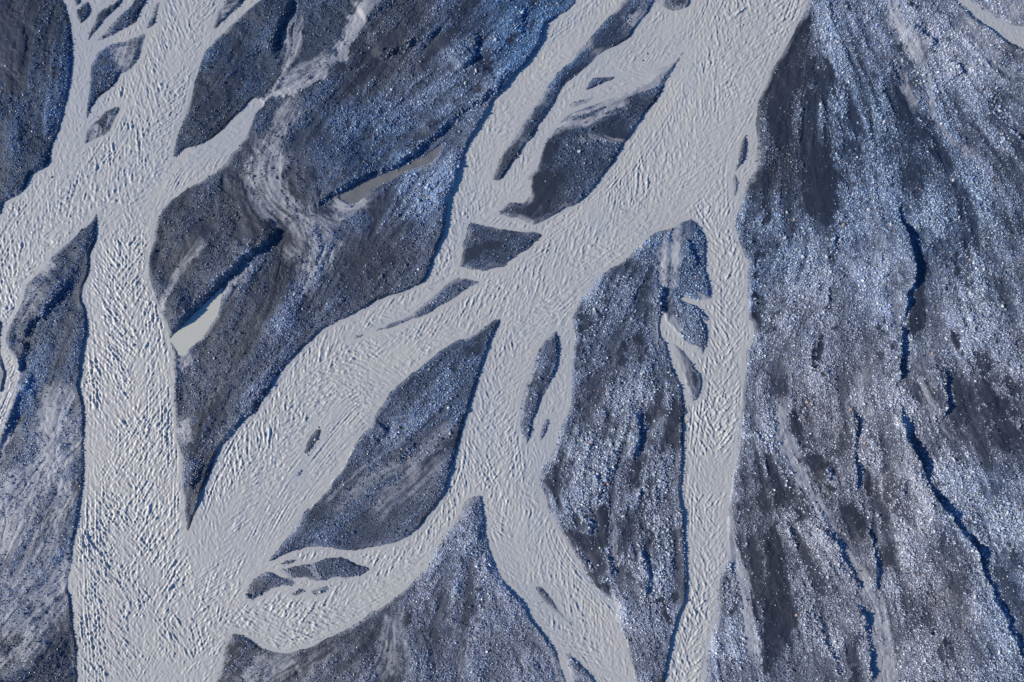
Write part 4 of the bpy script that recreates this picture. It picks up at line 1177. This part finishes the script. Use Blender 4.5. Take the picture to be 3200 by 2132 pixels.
def stone_mat(name, c):
    m, nt, bs = nodes(name)
    tc = nt.nodes.new('ShaderNodeTexCoord')
    nz = N(nt, 'ShaderNodeTexNoise', Scale=3.0, Detail=6.0, Roughness=.7); nt.links.new(tc.outputs['Object'], nz.inputs['Vector'])
    nt.links.new(mixc(nt, nz.outputs['Fac'], tuple(.6 * x for x in c) + (1,), tuple(1.35 * x for x in c) + (1,)), bs.inputs['Base Color'])
    bs.inputs['Roughness'].default_value = .5
    bp = N(nt, 'ShaderNodeBump', Strength=.5, Distance=.1); nt.links.new(nz.outputs['Fac'], bp.inputs['Height']); nt.links.new(bp.outputs[0], bs.inputs['Normal'])
    return m
SM = {'pale': stone_mat('pale_stone', (.56, .56, .57)), 'blue-grey': stone_mat('blue_grey_stone', (.13, .16, .22)),
      'tan': stone_mat('tan_stone', (.40, .31, .24)), 'pinkish': stone_mat('pink_stone', (.58, .34, .28)), 'dark': stone_mat('dark_stone', (.04, .045, .055))}
forms = [boulder_mesh(s) for s in range(5)]
lib = {}
def boulder(x, y, z, r, kind, label, group=None):
    f = int(rng.integers(5))
    if (f, kind) not in lib:
        m = forms[f].copy(); m.name = 'boulder'; m.materials.append(SM[kind]); lib[(f, kind)] = m
    o = bpy.data.objects.new('boulder', lib[(f, kind)]); C.objects.link(o)
    o.location = (x, y, z + .25 * r); o.scale = (r * rng.uniform(.85, 1.2), r * rng.uniform(.75, 1), r * .9)
    o.rotation_euler = (rng.normal(0, .15), rng.normal(0, .15), rng.uniform(0, 6.28))
    o['label'] = label; o['category'] = 'boulder'
    if group: o['group'] = group
    return o
SINGLES = [
 ("12: 1787,845", .21, 'pale', "bright white boulder on the silt streaks of the largest leaf-shaped island"),
 ("12: 549,905", .20, 'pale', "white boulder at the top of the half-drowned strip of stones"),
 ("12: 572,792", .14, 'pale', "smaller white stone poking from the water above the half-drowned strip"),
 ("12: 473,1050", .15, 'pale', "pale stone at the lower tip of the half-drowned strip"),
 ("22: 1605,745", .20, 'tan', "tan boulder standing in shallow water at the bank of the rightmost channel"),
 ("22: 880,1310", .22, 'pinkish', "pink boulder on the gravel fan between the two lower channels"),
 ("22: 725,928", .17, 'pinkish', "small pink stone above the long charcoal sand gully"),
 ("22: 606,1015", .17, 'pale', "white stone on the rim of the long charcoal sand gully"),
 ("33: 303,336", .24, 'pale', "cream boulder on dark sand beside the small pale stream"),
 ("33: 316,336", .2, 'dark', "added dark stone standing in for the shadow of the cream boulder"),  # dark shape added for the cast shadow right of the cream boulder
 ("33: 142,537", .17, 'tan', "brownish stone at the edge of the smooth sand tongue near the bottom"),
 ("33: 800,322", .18, 'tan', "tan stone alone on the pale gravel slope near the bottom edge"),
 ("32: 1490,110", .22, 'tan', "ochre boulder on the gravel east of the dark ditch"),
 ("32: 965,1348", .2, 'tan', "cream stone next to the narrow dark gully"),
 ("32: 868,930", .2, 'tan', "brown boulder on the gravel between two dark gullies"),
 ("31: 675,507", .24, 'tan', "ochre boulder beside the tail of the large dark sand hollow"),
 ("31: 518,800", .22, 'pale', "pale boulder heading a dark scour mark below the sand hollow"),
 ("31: 165,390", .2, 'pale', "white stone on gravel west of the large dark sand hollow"),
 ("31: 230,455", .19, 'tan', "tan stone on gravel beside the large dark sand hollow"),
 ("31: 1735,435", .18, 'pale', "white stone in the middle of the upper eastern gravel plain"),
 ("31: 1840,825", .17, 'tan', "tan stone at the edge of a narrow strip of dark sand"),
 ("30: 1048,1130", .2, 'pale', "white stone heading a thin pale streak on the dark upper plain"),
 ("23: 608,673", .22, 'tan', "yellowish boulder on dark sand next to the bottom channel"),
 ("23: 558,270", .2, 'pale', "white stone at the tip of the sand tongue between the lower channels"),
 ("23: 1210,660", .22, 'pale', "white boulder on the pale gravel ridge at the bottom edge"),
 ("13: 1590,488", .16, 'tan', "orange-tan stone on the bank of the curling channel"),
 ("01: 475,62", .16, 'dark', "black stone standing in the shallow upper left stream"),
 ("00: 500,640", .22, 'dark', "black stone on the deep blue gravel of the upper left corner"),
 ("00: 80,620", .16, 'pale', "bright stone on the dark ground at the left edge"),
 ("21: 1380,1300", .2, 'pale', "white boulder at the head of the small side stream"),
 ("20: 1245,495", .13, 'dark', "black stone standing in the wide shallow wash"),
 ("20: 1205,556", .12, 'dark', "second black stone in the shallow wash, nearer the sand-tailed island"),
 ("13: -70,775", .4, 'blue-grey', "rounded grey hump at the tip of the teardrop shoal"),
]
for pt, r, kind, label in SINGLES:
    x, y = P(pt)[0]
    z = max(float(sample(height, np.array([x]), np.array([y]))[0]), -.05)
    boulder(x, y, z, r * .95, kind, label)
# the rest of the larger stones: alike within a stretch of ground
REGIONS = [('the gravel plain east of the rightmost channel', (1950, 700)), ('the gravel fan between the two lower channels', (1430, 1050)),
           ('the gravel triangle at the bottom middle', (1050, 1400)), ('the long gravel plain at the upper middle', (850, 400)),
           ('the dark gravel in the upper left corner', (50, 250)), ('the streaked gravel at the lower left', (80, 1150)),
           ('the largest leaf-shaped island', (900, 1080)), ('the upper gravel between the two left rivers', (560, 150)),
           ('the long narrow island at the top', (1230, 270)), ('the sand-tailed island', (1420, 280)), ('the gravel slope at the lower right', (2150, 1350)),
           ('the bright gravel in the upper right', (2150, 150)), ('the plain below the long gravel bank', (650, 830))]
rp = np.array([P('F: %d,%d' % p)[0] for _, p in REGIONS])
for x, y, z, r, p_, t_, in zip(bx, by, bz, br, bpale, btan):
    k = int(np.argmin(np.hypot(rp[:, 0] - x, rp[:, 1] - y)))
    kind = 'pale' if p_ else ('tan' if t_ else 'blue-grey')
    boulder(float(x), float(y), float(z), float(r) * 1.0, kind, '%s stone bigger than its neighbours on %s' % (kind, REGIONS[k][0]), '%s stones on %s' % (kind, REGIONS[k][0]))

# ------------------------------------------------------------------ light, sky, camera
EL, AZ = math.radians(25), math.radians(186)      # sun height; direction it stands in, counter-clockwise from +X
sc = bpy.context.scene
w = bpy.data.worlds.new('World'); sc.world = w; w.use_nodes = True
wt = w.node_tree
sky = wt.nodes.new('ShaderNodeTexSky'); sky.sky_type = 'NISHITA'; sky.sun_disc = False
sky.sun_elevation = EL; sky.sun_rotation = math.pi / 2 - AZ
sky.air_density = 1.2; sky.dust_density = .1; sky.ozone_density = 6.0
wt.links.new(mixc(wt, 1.0, sky.outputs[0], (.55, .85, 1.15, 1), 'MULTIPLY'), wt.nodes['Background'].inputs[0]); wt.nodes['Background'].inputs[1].default_value = .085
sun = bpy.data.lights.new('sun', 'SUN'); sun.energy = 5.0; sun.angle = math.radians(.5); sun.color = (1, .93, .82)
so = bpy.data.objects.new('sun', sun); C.objects.link(so)
from mathutils import Vector
so.rotation_euler = Vector((-math.cos(EL) * math.cos(AZ), -math.cos(EL) * math.sin(AZ), -math.sin(EL))).to_track_quat('-Z', 'Y').to_euler()
cam = bpy.data.cameras.new('camera'); cam.sensor_width = 36; cam.lens = 24; cam.clip_end = 5000
co = bpy.data.objects.new('camera', cam); C.objects.link(co); co.location = (0, 0, 80)
sc.camera = co
sc.view_settings.view_transform = 'Standard'; sc.view_settings.look = 'None'; sc.view_settings.gamma = 1.0
sc.view_settings.exposure = 0.12
sc.cycles.max_bounces = 3; sc.cycles.diffuse_bounces = 2; sc.cycles.use_denoising = False
print('done', round(time.time() - T0, 1))
